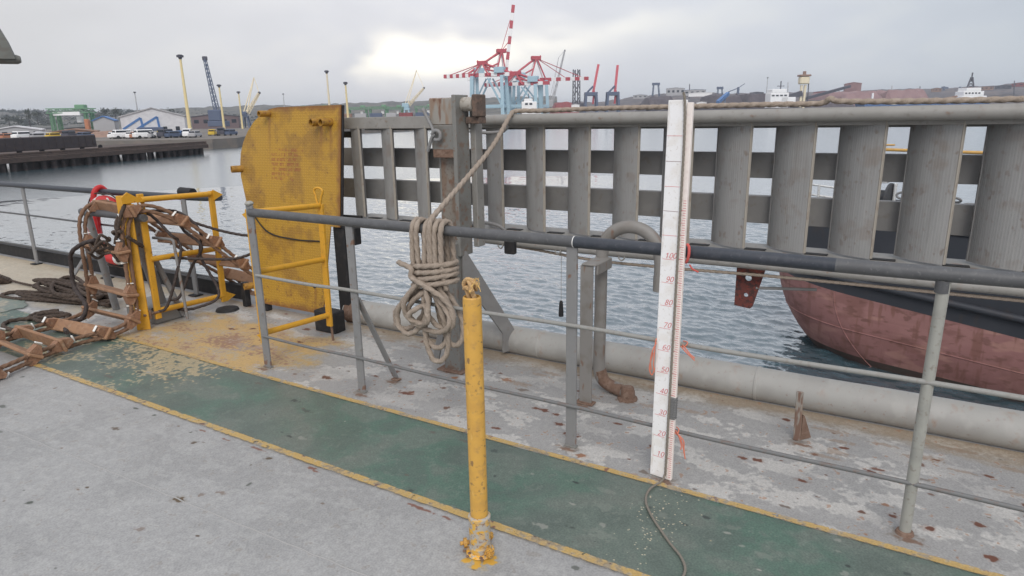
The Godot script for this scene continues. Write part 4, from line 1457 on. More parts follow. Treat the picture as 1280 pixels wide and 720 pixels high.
func build_deck_things() -> void:
	var b: B
	# ---- the yellow stanchion
	var s := thing("stanchion", "yellow pipe stanchion standing alone on the near edge of the green walkway", "stanchion", V(-1.25, 0, 0.92))
	b = B.new()
	b.lathe(flat(V(-1.25, 0, 0.92)), [Vector2(0.033, 0.16), Vector2(0.0335, 0.6), Vector2(0.033, 1.0), Vector2(0.032, 1.015), Vector2(0.029, 1.02), Vector2(0.027, 1.02), Vector2(0.027, 0.96), Vector2(0.0, 0.96)], 24)
	part(b, "pipe", M.bollard, s)
	b = B.new()
	b.lathe(flat(V(-1.25, 0, 0.92)), [Vector2(0.043, 0.0), Vector2(0.043, 0.03), Vector2(0.0405, 0.036), Vector2(0.041, 0.145), Vector2(0.043, 0.148), Vector2(0.043, 0.158), Vector2(0.034, 0.164)], 24)
	part(b, "socket", M.sleeve, s)
	b = B.new()
	b.lathe(flat(V(-1.25, 0.009, 0.92)), [Vector2(0.056, -0.006), Vector2(0.053, 0.0), Vector2(0.042, 0.003)], 20)
	part(b, "base_plate", M.bollard_foot, s)
	for q in [[-0.052, 0.014, 0.3], [0.052, 0.02, -0.5], [0.0, -0.055, 0.0]]:
		b = B.new()
		var at := V(-1.25 + q[0], 0.03, 0.92 + q[1])
		var d := V(q[0], 0.0, q[1] + 0.035).normalized()
		var bs := Basis(Vector3.UP.cross(d).normalized(), d, Vector3.UP.cross(d).normalized().cross(d))
		b.lathe(Transform3D(bs, at), [Vector2(0.0, -0.02), Vector2(0.009, -0.02), Vector2(0.009, 0.0), Vector2(0.019, 0.0), Vector2(0.0195, 0.006), Vector2(0.019, 0.013), Vector2(0.0, 0.014)], 6)
		b.lathe(Transform3D(bs, at), [Vector2(0.0, 0.028), Vector2(0.008, 0.027), Vector2(0.008, 0.0)], 10)
		part(b, "bolt", M.bolt, s)
	b = B.new()
	for k in 5:
		b.cube(V(-1.25 + rng.randf_range(-0.06, 0.06), 0.012, 0.92 + 0.045 + rng.randf_range(-0.01, 0.02)), V(0.012, 0.008, 0.012), 0.003, k)
	part(b, "rust_flakes", M.rust, s)
	# frayed rope end knotted in the top of the stanchion
	b = B.new()
	var at := V(-1.25, 1.0, 0.92)
	rope_into(b, [at + V(-0.008, -0.03, 0), at + V(-0.012, 0.03, 0.005), at + V(-0.022, 0.062, 0.012), at + V(0.0, 0.085, 0.02), at + V(0.024, 0.07, 0.01), at + V(0.012, 0.045, -0.01), at + V(-0.014, 0.05, -0.014), at + V(-0.018, 0.075, -0.004), at + V(0.006, 0.078, 0.022), at + V(0.02, 0.045, 0.026)], 0.0085)
	rope_into(b, [at + V(0.01, -0.03, 0), at + V(0.012, 0.03, 0.008), at + V(0.0, 0.055, 0.022), at + V(-0.02, 0.05, 0.014)], 0.0085)
	var kn := single(b, "rope_knot", M.rope_worn, "frayed tan rope end knotted into the top of the yellow stanchion", "rope", at)
	b = B.new()
	for k in 26:
		var a := rng.randf_range(0, TAU)
		var e := at + V(0.018 + 0.02 * cos(a), 0.07 + rng.randf_range(-0.02, 0.03), 0.012 + 0.02 * sin(a))
		b.tube(PackedVector3Array([at + V(0.012, 0.075, 0.01), e, e + V(rng.randf_range(-0.01, 0.014), -0.012, rng.randf_range(-0.01, 0.01))]), 0.0011, 4)
	part(b, "frayed_yarns", M.yarn, kn)

	# ---- the white depth board, standing on the deck against the railing
	var bd := thing("depth_board", "tall white board with red handwritten centimetre marks leaning on the railing", "measuring board", V(-0.81, 0, 0.055))
	var y_of := func(y: float) -> float: return 0.066 - 0.018 * y
	var bb := Basis(Vector3.RIGHT.rotated(Vector3.UP, -0.12), V(0.012, 1, -0.018).normalized(), Vector3.BACK)
	bb = bb.orthonormalized()
	var bx := Transform3D(bb, V(-0.818, 0.0, 0.066))
	b = B.new()
	b.box(bx * Transform3D(Basis(), V(-0.015, 0.838, 0.0)), V(0.078, 1.668, 0.016), 0.002)
	part(b, "board", M.board, bd)
	b = B.new()
	b.box(bx * Transform3D(Basis(), V(0.0375, 0.832, -0.002)), V(0.024, 1.658, 0.018), 0.002)
	part(b, "scale_strip", M.board_strip, bd)
	# strokes every centimetre up to 1.24 m, longer every five and ten
	b = B.new()
	for k in range(1, 125):
		var y := 0.008 + 0.0102 * k
		var ln := 0.013 if k % 5 else 0.019
		b.box(bx * Transform3D(Basis(Vector3.BACK, rng.randf_range(-0.06, 0.06)), V(0.0475 - ln * 0.5, y, 0.0072)), V(ln, 0.0018 if k % 10 else 0.0026, 0.0012))
	part(b, "centimetre_marks", M.red_ink, bd)
	for k in range(1, 16):
		b = B.new()
		var y := 0.008 + 0.102 * k
		b.box(bx * Transform3D(Basis(Vector3.BACK, rng.randf_range(-0.02, 0.02)), V(-0.018, y - 0.006, 0.0082)), V(0.066 if k > 10 else 0.052, 0.0016, 0.0008))
		part(b, "decimetre_line", M.red_ink if k % 2 or k < 11 else M.dark_ink, bd)
	var font := SystemFont.new()
	font.font_names = PackedStringArray(["Droid Sans"])
	for k in range(1, 11):
		var t := TextMesh.new()
		t.text = str(k * 10)
		t.font = font
		t.font_size = 32
		t.pixel_size = 0.032 / 32.0
		t.depth = 0.0008
		var o := MeshInstance3D.new()
		o.name = "number"
		o.mesh = t
		o.material_override = M.red_ink
		var sk := Basis(V(1.0, 0.06, 0), V(0.26, 1, 0), Vector3.BACK)
		o.transform = Transform3D(Basis(), -bd.position) * bx * Transform3D(sk, V(-0.006, 0.012 + 0.102 * k + 0.006, 0.0085))
		bd.add_child(o, true)
	b = B.new()
	b.box(bx * Transform3D(Basis(), V(0.0385, 0.355, 0.0)), V(0.03, 0.105, 0.026), 0.005)
	for k in 9:
		b.box(bx * Transform3D(Basis(Vector3.BACK, rng.randf_range(-0.05, 0.05)), V(0.0385, 0.308 + 0.0118 * k, 0.0)), V(0.0315, 0.008, 0.0275), 0.003)
	part(b, "tape_wrap", M.tape, bd)
	# the thin cord that hangs down the board and trails over the walkway
	b = B.new()
	var pts := []
	for q in [[0.012, 1.70], [0.020, 1.66], [0.026, 1.5], [0.026, 1.2], [0.026, 0.8], [0.025, 0.4], [0.025, 0.08], [0.022, 0.025]]:
		pts.append(bx * V(q[0], q[1], 0.0145))
	pts.append_array([V(-0.803, 0.012, 0.12), V(-0.824, 0.0145, 0.208), V(-0.808, 0.0145, 0.303), V(-0.745, 0.0145, 0.402), V(-0.639, 0.0145, 0.522), V(-0.562, 0.0145, 0.60), V(-0.529, 0.0145, 0.68), V(-0.55, 0.0145, 0.80), V(-0.62, 0.0105, 0.95)])
	rope_into(b, pts, 0.0052, false, 0.7)
	single(b, "cord", M.rope_grey, "thin grey cord running down the white board and trailing across the green walkway", "cord", V(-0.8, 0, 0.1))
	# orange twine that ties the board to the rails
	var tie := func(p: Array, label: String) -> void:
		var q := B.new()
		for w in p:
			q.tube(smooth(w, 0.006), 0.0028, 6)
		single(q, "twine", M.string, label, "twine", w0(p))
	var e := [V(-0.865, 0.63, 0.05), V(-0.872, 0.645, 0.02), V(-0.868, 0.66, 0.035)]
	tie.call([[V(-0.868, 0.665, 0.03), V(-0.872, 0.655, 0.06), V(-0.872, 0.60, 0.07), V(-0.874, 0.55, 0.072), V(-0.87, 0.51, 0.07)], [V(-0.868, 0.65, 0.04), V(-0.878, 0.62, 0.07), V(-0.888, 0.57, 0.073), V(-0.884, 0.52, 0.072)], [V(-0.878, 0.6, 0.07), V(-0.892, 0.53, 0.073), V(-0.880, 0.495, 0.072), V(-0.868, 0.53, 0.071)]], "pale orange twine hanging at the left edge of the white board")
	tie.call([[V(-0.76, 0.645, 0.035), V(-0.745, 0.64, 0.05), V(-0.72, 0.615, 0.052), V(-0.70, 0.60, 0.05)], [V(-0.765, 0.64, 0.04), V(-0.74, 0.625, 0.055), V(-0.715, 0.605, 0.056), V(-0.70, 0.59, 0.052)], [V(-0.765, 0.655, 0.01), V(-0.74, 0.658, 0.03), V(-0.75, 0.64, 0.04), V(-0.77, 0.635, 0.03)]], "orange twine ends sticking out right of the white board at the middle rod")
	tie.call([[V(-0.765, 0.245, 0.055), V(-0.745, 0.24, 0.08), V(-0.725, 0.205, 0.085), V(-0.712, 0.15, 0.085), V(-0.708, 0.135, 0.085)], [V(-0.765, 0.235, 0.05), V(-0.74, 0.225, 0.08), V(-0.728, 0.19, 0.085), V(-0.73, 0.175, 0.088)], [V(-0.77, 0.25, 0.03), V(-0.75, 0.255, 0.06), V(-0.755, 0.235, 0.07), V(-0.77, 0.235, 0.05)], [V(-0.75, 0.24, 0.075), V(-0.72, 0.22, 0.085), V(-0.716, 0.18, 0.085), V(-0.71, 0.142, 0.085)]], "orange twine tied low on the white board with its tail hanging down")
	b = B.new()
	b.tube(smooth([V(-0.762, 1.09, 0.035), V(-0.752, 1.08, 0.042), V(-0.750, 1.05, 0.046), V(-0.756, 1.025, 0.04), V(-0.765, 1.01, 0.03)], 0.01), 0.006, 8)
	b.tube(smooth([V(-0.752, 1.0, 0.02), V(-0.735, 0.985, 0.03), V(-0.71, 0.975, 0.03)], 0.01), 0.0035, 6)
	single(b, "lashing", M.red_cloth, "red lashing holding the white board to the dark top rail", "lashing", V(-0.75, 1.05, 0.04))

	# ---- the goose-neck vent
	var g := thing("vent_pipe", "grey goose-neck vent pipe with a rusty foot, curving over behind the railing", "vent pipe", V(-1.40, 0, -0.72))
	b = B.new()
	b.tube(smooth([V(-1.28, 0.035, -0.68), V(-1.34, 0.04, -0.70), V(-1.42, 0.05, -0.72), V(-1.465, 0.10, -0.72), V(-1.472, 0.2, -0.72), V(-1.470, 0.5, -0.72), V(-1.468, 0.80, -0.72), V(-1.455, 0.90, -0.72), V(-1.41, 0.97, -0.72), V(-1.345, 1.005, -0.72), V(-1.28, 1.012, -0.72), V(-1.215, 0.995, -0.72), V(-1.155, 0.945, -0.72), V(-1.122, 0.86, -0.72), V(-1.116, 0.78, -0.72), V(-1.116, 0.70, -0.72)], 0.02), 0.036, 20)
	part(b, "pipe", M.goose, g)
	b = B.new()
	b.pipe_stub(V(-1.116, 0.75, -0.72), V(-1.116, 0.665, -0.72), 0.0385, 0.006, 20)
	part(b, "mouth", M.goose, g)
	b = B.new()
	b.lathe(flat(V(-1.27, 0.0, -0.675)), [Vector2(0.06, 0.0), Vector2(0.058, 0.01), Vector2(0.043, 0.014), Vector2(0.042, 0.05), Vector2(0.034, 0.075), Vector2(0.0, 0.08)], 18)
	part(b, "deck_flange", M.rust, g)
	b = B.new()
	b.tube(smooth([V(-1.30, 0.037, -0.685), V(-1.38, 0.042, -0.71), V(-1.44, 0.065, -0.72), V(-1.467, 0.13, -0.72)], 0.02), 0.0375, 18)
	part(b, "rusty_elbow", M.rust, g)
	var k := thing("pipe_support", "grey flat-bar post with a bracket plate holding the goose-neck vent", "support", V(-1.46, 0, -0.5))
	b = B.new()
	b.cube(V(-1.462, 0.41, -0.505), V(0.075, 0.82, 0.014), 0.003)
	part(b, "post", M.goose, k)
	b = B.new()
	b.cube(V(-1.445, 0.826, -0.60), V(0.085, 0.012, 0.22), 0.003)
	b.cube(V(-1.405, 0.80, -0.61), V(0.012, 0.06, 0.20), 0.003)
	part(b, "bracket", M.goose, k)
	b = B.new()
	b.cube(V(-1.462, 0.005, -0.505), V(0.11, 0.01, 0.06), 0.003)
	part(b, "foot", M.rust, k)

	heaving_rope()

	# sounding lead hung from the ladder's handrail
	var w := thing("sounding_lead", "small dark lead weight hanging on a thin line over the water", "lead weight", V(-1.93, 0.35, -1.12))
	b = B.new()
	b.lathe(flat(V(-1.93, 0.29, -1.12)), [Vector2(0.0, 0.0), Vector2(0.017, 0.002), Vector2(0.017, 0.03), Vector2(0.0125, 0.10), Vector2(0.008, 0.112), Vector2(0.0, 0.113)], 12)
	part(b, "lead", M.black, w)
	b = B.new()
	b.rod(V(-1.93, 0.40, -1.12), V(-1.929, 0.775, -1.12), 0.0016, 5)
	part(b, "line", M.rope_grey, w)

	# a davit head reaching into the view above the deck at the left; its post stands outside the frame
	var dv := thing("davit", "grey flared davit arm plate in the top left corner against the sky", "davit", V(-6.6, 0, 0.45))
	b = B.new()
	var fr := V(0.9995, 0, -0.02).normalized()
	b.plate(flat(V(-5.92, 2.10, 0.16), V(0.55, 0, -0.83).normalized()), PackedVector2Array([Vector2(0.03, 0.0), Vector2(0.0, 0.12), Vector2(-0.045, 0.24), Vector2(-0.12, 0.42), Vector2(-0.26, 0.66), Vector2(-0.75, 0.66), Vector2(-0.75, -0.02), Vector2(-0.14, -0.02), Vector2(-0.14, 0.0)]), 0.06)
	part(b, "arm_plate", M.davit, dv)
	b = B.new()
	var dr := V(0.55, 0, -0.83).normalized()
	b.tube(PackedVector3Array([V(-5.92, 2.10, 0.16) + dr * -0.75, V(-5.92, 2.10, 0.16) + dr * 0.03, V(-5.92, 2.10, 0.16) + dr * 0.052]), 0.034, 16, false, true, PackedFloat32Array([0.034, 0.034, 0.024]))
	part(b, "lower_edge", M.davit, dv)
	b = B.new()
	var pc := V(-5.92, 0, 0.16) + dr * -0.82
	b.cube(V(pc.x, 1.38, pc.z), V(0.16, 2.76, 0.16), 0.01, 0.98)
	part(b, "post", M.davit, dv)
	b = B.new()
	b.bar(V(-5.92, 2.00, 0.16) + dr * -0.76, V(-5.92, 2.06, 0.16) + dr * -0.13, 0.09, 0.1, Vector3.UP, 0.006)
	part(b, "under_rib", M.davit, dv)


func w0(p: Array) -> Vector3:
	return p[0][0]


func heaving_rope() -> void:
	var r := thing("heaving_rope", "thick tan three-strand rope coiled over the railing and led along the gangway", "rope", V(-2.12, 0.8, 0))
	var R := 0.0148
	var b := B.new()
	var run := [V(-2.10, 0.86, 0.05), V(-2.105, 1.06, 0.05), V(-2.12, 1.115, 0.0), V(-2.13, 1.15, -0.08), V(-2.22, 1.42, -0.72), V(-2.30, 1.62, -1.10), V(-2.29, 1.652, -1.17), V(-2.10, 1.652, -1.2)]
	for x in [-1.7, -1.2, -0.7, -0.45]:
		run.append(V(x, 1.652 + 0.006, -1.20 + rng.randf_range(-0.01, 0.01)))
	run.append_array([V(-0.40, 1.68, -1.19), V(-0.33, 1.665, -1.20)])
	for x in [0.1, 0.6, 1.2, 1.9]:
		run.append(V(x, 1.657, -1.20 + rng.randf_range(-0.01, 0.01)))
	rope_into(b, run, R, false, 0.5)
	part(b, "standing_part", M.rope, r)
	# bights over the top rail
	for i in 6:
		b = B.new()
		var x := -2.225 + i * 0.038
		var j := rng.randf_range(-0.01, 0.01)
		rope_into(b, [V(x + 0.01, 0.74, 0.035), V(x, 0.86, 0.052), V(x + j, 1.0, 0.05), V(x + j, 1.055, 0.046), V(x + j, 1.092, 0.02), V(x + j, 1.094, -0.016), V(x, 1.06, -0.046), V(x, 0.98, -0.05), V(x + 0.008, 0.86, -0.045), V(x + 0.012, 0.76, -0.02)], R, false, 0.5)
		part(b, "bight", M.rope, r)
	# the turns that bind the coil
	for i in 4:
		b = B.new()
		var y := 0.865 - i * 0.034
		var tilt := rng.randf_range(0.01, 0.03)
		var pts := []
		for k in 16:
			var a := TAU * k / 16
			pts.append(V(-2.125 + 0.138 * cos(a), y + tilt * cos(a), 0.072 * sin(a) + 0.002))
		rope_into(b, pts, R, true, 0.55)
		part(b, "binding_turn", M.rope, r)
	b = B.new()
	rope_into(b, [V(-2.33, 0.862, 0.05), V(-2.29, 0.858, 0.065), V(-2.22, 0.845, 0.082), V(-2.21, 0.80, 0.09), V(-2.13, 0.765, 0.092), V(-2.03, 0.715, 0.082), V(-1.99, 0.66, 0.06), V(-1.97, 0.60, 0.05)], R, false, 0.5)
	part(b, "rope_end", M.rope, r)
	# hanging loops: left x, right x, top y, bottom y, depth, lean
	for q in [[-2.36, -2.16, 0.76, 0.46, 0.05, -0.04], [-2.31, -2.14, 0.78, 0.53, 0.085, 0.03], [-2.30, -2.02, 0.72, 0.50, 0.06, 0.04], [-2.22, -2.05, 0.75, 0.40, 0.02, 0.02], [-2.24, -2.11, 0.65, 0.545, 0.095, 0.0], [-2.17, -1.985, 0.77, 0.52, 0.045, 0.03], [-2.18, -2.04, 0.76, 0.325, 0.035, 0.01], [-2.40, -2.21, 0.72, 0.47, 0.02, -0.05], [-2.12, -1.97, 0.76, 0.42, -0.01, 0.03]]:
		b = B.new()
		var cx: float = (q[0] + q[1]) * 0.5
		var hw: float = (q[1] - q[0]) * 0.5
		var pts := []
		for k in 18:
			var a := TAU * k / 18
			var y: float = lerpf(q[3], q[2], 0.5 + 0.5 * cos(a))
			var pinch := lerpf(1.0, 0.35, pow(0.5 + 0.5 * cos(a), 2.0))
			pts.append(V(cx + hw * sin(a) * pinch * 1.15 + q[5] * (0.5 - 0.5 * cos(a)) + (-2.13 - cx) * 0.75 * pow(0.5 + 0.5 * cos(a), 1.5), y, q[4] + 0.012 * sin(a * 2.0 + q[3] * 20) + rng.randf_range(-0.004, 0.004)))
		rope_into(b, pts, R, true, 0.55)
		part(b, "hanging_loop", M.rope, r)


func build_ladder() -> void:
	var b: B
	# ---- pilot ladder: from the deck up over its stand and down over the ship's edge
	var l := thing("rope_ladder", "orange-brown pilot ladder draped from the deck over its stand and over the side", "rope ladder", V(-5.45, 0, 0))
	# path in the (y, z) plane with the x shift of the ladder's middle
	var path := smooth([V(-5.22, 0.05, 1.35), V(-5.30, 0.05, 1.0), V(-5.42, 0.06, 0.66), V(-5.47, 0.06, 0.40), V(-5.44, 0.06, 0.19), V(-5.45, 0.12, 0.02), V(-5.46, 0.35, -0.02), V(-5.46, 0.62, -0.03), V(-5.46, 0.84, -0.05), V(-5.46, 0.945, -0.12), V(-5.42, 0.965, -0.24), V(-5.36, 0.86, -0.42), V(-5.28, 0.62, -0.66), V(-5.20, 0.38, -0.88), V(-5.14, 0.22, -1.06), V(-5.12, 0.05, -1.20), V(-5.12, -0.3, -1.26), V(-5.12, -1.2, -1.27)], 0.02)
	var arc := [0.0]
	for i in range(1, path.size()):
		arc.append(arc[-1] + path[i].distance_to(path[i - 1]))
	var where := func(d: float) -> Array:
		for i in range(1, path.size()):
			if arc[i] >= d:
				var t: float = (d - arc[i - 1]) / maxf(arc[i] - arc[i - 1], 1e-6)
				return [path[i - 1].lerp(path[i], t), (path[i] - path[i - 1]).normalized()]
		return [path[-1], Vector3.DOWN]
	var half := 0.31
	for sx in [-1.0, 1.0]:
		for o in [-0.022, 0.022]:
			b = B.new()
			var pts := []
			var d := 0.05
			while d < arc[-1]:
				var w: Array = where.call(d)
				var t: Vector3 = w[1]
				var nn := Vector3.RIGHT.cross(t).normalized()
				pts.append(w[0] + V(sx * half, 0, 0) + nn * o + V(0.004 * sin(d * 9.0 + sx), 0, 0))
				d += 0.06
			rope_into(b, pts, 0.015, false, 0.8)
			part(b, "side_rope", M.ladder_rope, l)
	var d := 0.10
	var i := 0
	while d < arc[-1] - 0.05:
		var w: Array = where.call(d)
		var t: Vector3 = w[1]
		var p: Vector3 = w[0]
		var tilt := rng.randf_range(-0.12, 0.12)
		var nn := Vector3.RIGHT.cross(t).normalized()
		# on the deck the steps stand up on edge and lean over
		if p.y < 0.1 and p.z > 0.1:
			tilt += [0.75, -0.5, 0.95, 0.2, -0.7][i % 5]
			p.y += 0.012
		var x := Vector3.RIGHT.rotated(Vector3.UP, rng.randf_range(-0.14, 0.14))
		t = t.rotated(x, tilt)
		nn = x.cross(t).normalized()
		var bs := Basis(x, t, x.cross(t)).orthonormalized()
		b = B.new()
		b.box(Transform3D(bs, p), V(0.72, 0.024, 0.10), 0.006)
		var st := part(b, "step", M.step, l)
		for s in [-1.0, 1.0]:
			for f in [-1.0, 1.0]:
				b = B.new()
				var base := Transform3D(bs, p) * V(s * half, f * 0.014, 0)
				var bx := Transform3D(Basis(bs.x * 1.0, bs.y * f, bs.z * f), base)
				b.plate(Transform3D(Basis(bs.z, bs.y * f, -bs.x * f), base + bs.x * f * 0.031), PackedVector2Array([Vector2(-0.042, 0.0), Vector2(0.042, 0.0), Vector2(0.036, 0.016), Vector2(0.014, 0.062), Vector2(-0.014, 0.062), Vector2(-0.036, 0.016)]), 0.062)
				part(b, "chock", M.chock, st)
				b = B.new()
				var c: Vector3 = base + bs.y * f * 0.075
				b.box(Transform3D(bs, c), V(0.022, 0.010, 0.05), 0.004)
				part(b, "seizing", M.white, st)
		d += (0.25 + 0.05 * sin(i * 2.3)) if p.y < 0.12 and p.z > 0.0 else (0.345 if p.z > -0.3 else 0.30)
		i += 1
	# ---- the stand it hangs on
	var s := thing("ladder_stand", "grey pipe stand with a box foot under the hanging rope ladder", "stand", V(-5.4, 0, -0.3))
	b = B.new()
	b.rod(V(-6.0, 0.90, -0.17), V(-5.08, 0.90, -0.17), 0.03, 14)
	part(b, "crossbar", M.rail_grey, s)
	b = B.new()
	b.rod(V(-5.33, 0.0, -0.36), V(-5.30, 0.88, -0.20), 0.045, 14)
	part(b, "post", M.post, s)
	b = B.new()
	b.rod(V(-5.98, 0.0, -0.30), V(-5.96, 0.90, -0.19), 0.03, 14)
	part(b, "post", M.post, s)
	b = B.new()
	b.cube(V(-5.42, 0.07, -0.33), V(0.42, 0.14, 0.26), 0.01)
	part(b, "box_foot", M.stand_box, s)
	b = B.new()
	b.rod(V(-5.2, 0.02, -0.44), V(-5.30, 0.55, -0.32), 0.022, 12)
	part(b, "brace", M.post, s)
	b = B.new()
	b.tube(smooth([V(-5.3, 0.70, -0.34), V(-5.12, 0.70, -0.36), V(-5.06, 0.69, -0.36), V(-5.05, 0.62, -0.36), V(-5.05, 0.02, -0.38)], 0.03), 0.012, 8)
	part(b, "bent_tube", M.post, s)
	# ---- the lifebuoy on the far railing
	var y := thing("lifebuoy", "red lifebuoy hanging on the far railing behind the rope ladder", "lifebuoy", V(-7.0, 0.55, -0.9))
	b = B.new()
	var ring := []
	for k in 40:
		var a := TAU * k / 40
		ring.append(V(-7.02 + 0.30 * cos(a), 0.55 + 0.30 * sin(a), -0.90))
	b.tube(smooth(ring, 0.04, true), 0.062, 14, true)
	part(b, "ring", M.buoy_red, y)
	for k in 4:
		b = B.new()
		var a := TAU * (k + 0.25) / 4
		var tr := Transform3D(Basis(Vector3.BACK, a), V(-7.02, 0.55, -0.90))
		var seg := []
		for q in 5:
			var aa := a + (q - 2) * 0.08
			seg.append(V(-7.02 + 0.30 * cos(aa), 0.55 + 0.30 * sin(aa), -0.90))
		b.tube(smooth(seg, 0.02), 0.064, 14)
		part(b, "white_band", M.white, y)
	b = B.new()
	var gl := []
	for k in 33:
		var a := TAU * k / 32
		gl.append(V(-7.02 + (0.37 + 0.03 * absf(sin(2 * a))) * cos(a), 0.55 + (0.37 + 0.05 * absf(sin(2 * a))) * sin(a), -0.89))
	b.tube(smooth(gl, 0.03), 0.007, 6)
	part(b, "grab_line", M.rope_dark, y)
	b = B.new()
	b.tube(smooth([V(-7.22, 0.55, -0.86), V(-7.22, 0.75, -0.87), V(-7.2, 0.93, -0.90), V(-7.2, 0.98, -0.97), V(-7.2, 0.92, -1.03)], 0.03), 0.028, 10)
	single(b, "red_strap", M.buoy_red, "red strap looped over the far rail above the lifebuoy", "strap", V(-7.2, 0.8, -0.9))
	# ---- dark ropes
	b = B.new()
	rope_into(b, [V(-5.40, 0.74, 0.06), V(-5.55, 0.70, 0.09), V(-5.68, 0.62, 0.12), V(-5.72, 0.5, 0.12), V(-5.71, 0.34, 0.13), V(-5.52, 0.22, 0.16), V(-5.53, 0.12, 0.2), V(-5.62, 0.09, 0.24), V(-5.60, 0.05, 0.30), V(-5.45, 0.06, 0.36)], 0.017, false, 0.7)
	single(b, "black_rope", M.hose, "thick black rope dangling in front of the hanging rope ladder", "rope", V(-5.7, 0.4, 0.12))
	b = B.new()
	for k in 4:
		var pts := []
		var c := V(-5.30 + rng.randf_range(-0.14, 0.14), 0.70 + rng.randf_range(-0.09, 0.09), 0.02 + rng.randf_range(-0.05, 0.07))
		var ax := rng.randf_range(0.08, 0.2)
		var ay := rng.randf_range(0.03, 0.08)
		var az := rng.randf_range(0.04, 0.1)
		var ph := rng.randf_range(0, TAU)
		for q in 12:
			var a := TAU * q / 12
			pts.append(c + V(ax * cos(a), ay * sin(a + ph) + 0.03 * sin(3 * a), az * sin(a)))
		rope_into(b, pts, 0.011, true, 0.8)
	rope_into(b, [V(-5.2, 0.72, 0.02), V(-5.12, 0.95, -0.02), V(-5.2, 1.0, -0.1), V(-5.26, 0.85, -0.04), V(-5.13, 0.72, 0.0), V(-5.22, 0.58, 0.0)], 0.014, false, 0.8)
	rope_into(b, [V(-5.12, 0.82, 0.0), V(-5.24, 0.80, 0.0), V(-5.26, 0.72, -0.12), V(-5.12, 0.68, -0.14), V(-5.10, 0.78, -0.02)], 0.014, false, 0.8)
	single(b, "rope_tangle", M.rope_dark, "tangle of dark rope lashed round the yellow gate post", "rope", V(-5.35, 0.7, 0.02))
	b = B.new()
	for q in [[-0.30, 0.66, 0.16, 0.02], [-0.46, 0.52, 0.20, -0.04], [-0.52, 0.30, 0.10, 0.08]]:
		rope_into(b, [V(-5.30 + q[3], 0.93, -0.20), V(-5.22, 0.90, q[0]), V(-5.10 + q[3], 0.74, q[0] - 0.06), V(-5.05 - q[3], 0.5 * (q[1] + 0.7), q[0] - 0.11), V(-5.08 + q[3] * 2.0, q[1] - 0.1, q[0] - 0.09), V(-5.12 + q[3], q[2], q[0] + 0.05), V(-5.2, q[2] - 0.02, q[0] + 0.12)], 0.012, false, 0.8)
	rope_into(b, [V(-5.25, 0.55, -0.3), V(-5.0, 0.52, -0.5), V(-4.8, 0.50, -0.7), V(-4.75, 0.52, -0.85)], 0.012, false, 0.8)
	rope_into(b, [V(-5.2, 0.86, -0.5), V(-5.0, 0.72, -0.75), V(-4.85, 0.66, -0.92), V(-4.9, 0.70, -0.98)], 0.012, false, 0.8)
	single(b, "hanging_hoses", M.hose, "bunch of dark hoses hanging behind the open yellow gate", "hoses", V(-5.1, 0.5, -0.4))
	b = B.new()
	for k in 13:
		var pts := []
		var c := V(-6.80 + rng.randf_range(-0.2, 0.2), 0.02 + 0.0075 * k, -0.28 + rng.randf_range(-0.15, 0.11))
		var ax := rng.randf_range(0.38, 0.66)
		var az := rng.randf_range(0.03, 0.10)
		var sk := rng.randf_range(-0.16, 0.16)
		for q in 14:
			var a := TAU * q / 14
			pts.append(c + V(ax * cos(a), 0.010 * sin(2 * a + k), az * sin(a) + sk * cos(a) + 0.02 * sin(3 * a + k)))
		rope_into(b, pts, 0.019, true, 0.9)
	single(b, "rope_pile", M.rope_dark, "flat heap of dark mooring rope on the deck beside the far railing", "rope", V(-6.85, 0, -0.3))
	b = B.new()
	for k in 5:
		var pts := []
		for q in 12:
			var a := TAU * q / 12
			pts.append(V(-8.35, 0.02 + 0.014 * k, -0.30 + 0.02 * k) + V(0.32 * cos(a), 0, 0.08 * sin(a)))
		rope_into(b, pts, 0.018, true, 0.9)
	rope_into(b, [V(-8.05, 0.03, -0.33), V(-7.8, 0.02, -0.34), V(-7.4, 0.02, -0.36)], 0.012, false, 0.9)
	single(b, "rope_bundle", M.rope_dark, "small bundle of dark rope on the deck at the left edge", "rope", V(-8.3, 0, -0.3))
	b = B.new()
	var cl := [V(-6.35, 0.02, 0.0), V(-6.42, 0.02, 0.14), V(-6.33, 0.02, 0.25)]
	for q in 20:
		var a := TAU * q / 13.0 + 2.4
		cl.append(V(-6.12 + 0.17 * cos(a), 0.02 + 0.0012 * q, 0.17 + 0.10 * sin(a)))
	cl.append_array([V(-6.3, 0.03, 0.3), V(-6.36, 0.02, 0.40), V(-6.2, 0.02, 0.48), V(-5.9, 0.02, 0.46)])
	rope_into(b, cl, 0.017, false, 0.8)
	single(b, "rope_coil", M.rope_dark, "single loop of dark rope on the deck left of the ladder steps", "rope", V(-6.1, 0, 0.2))


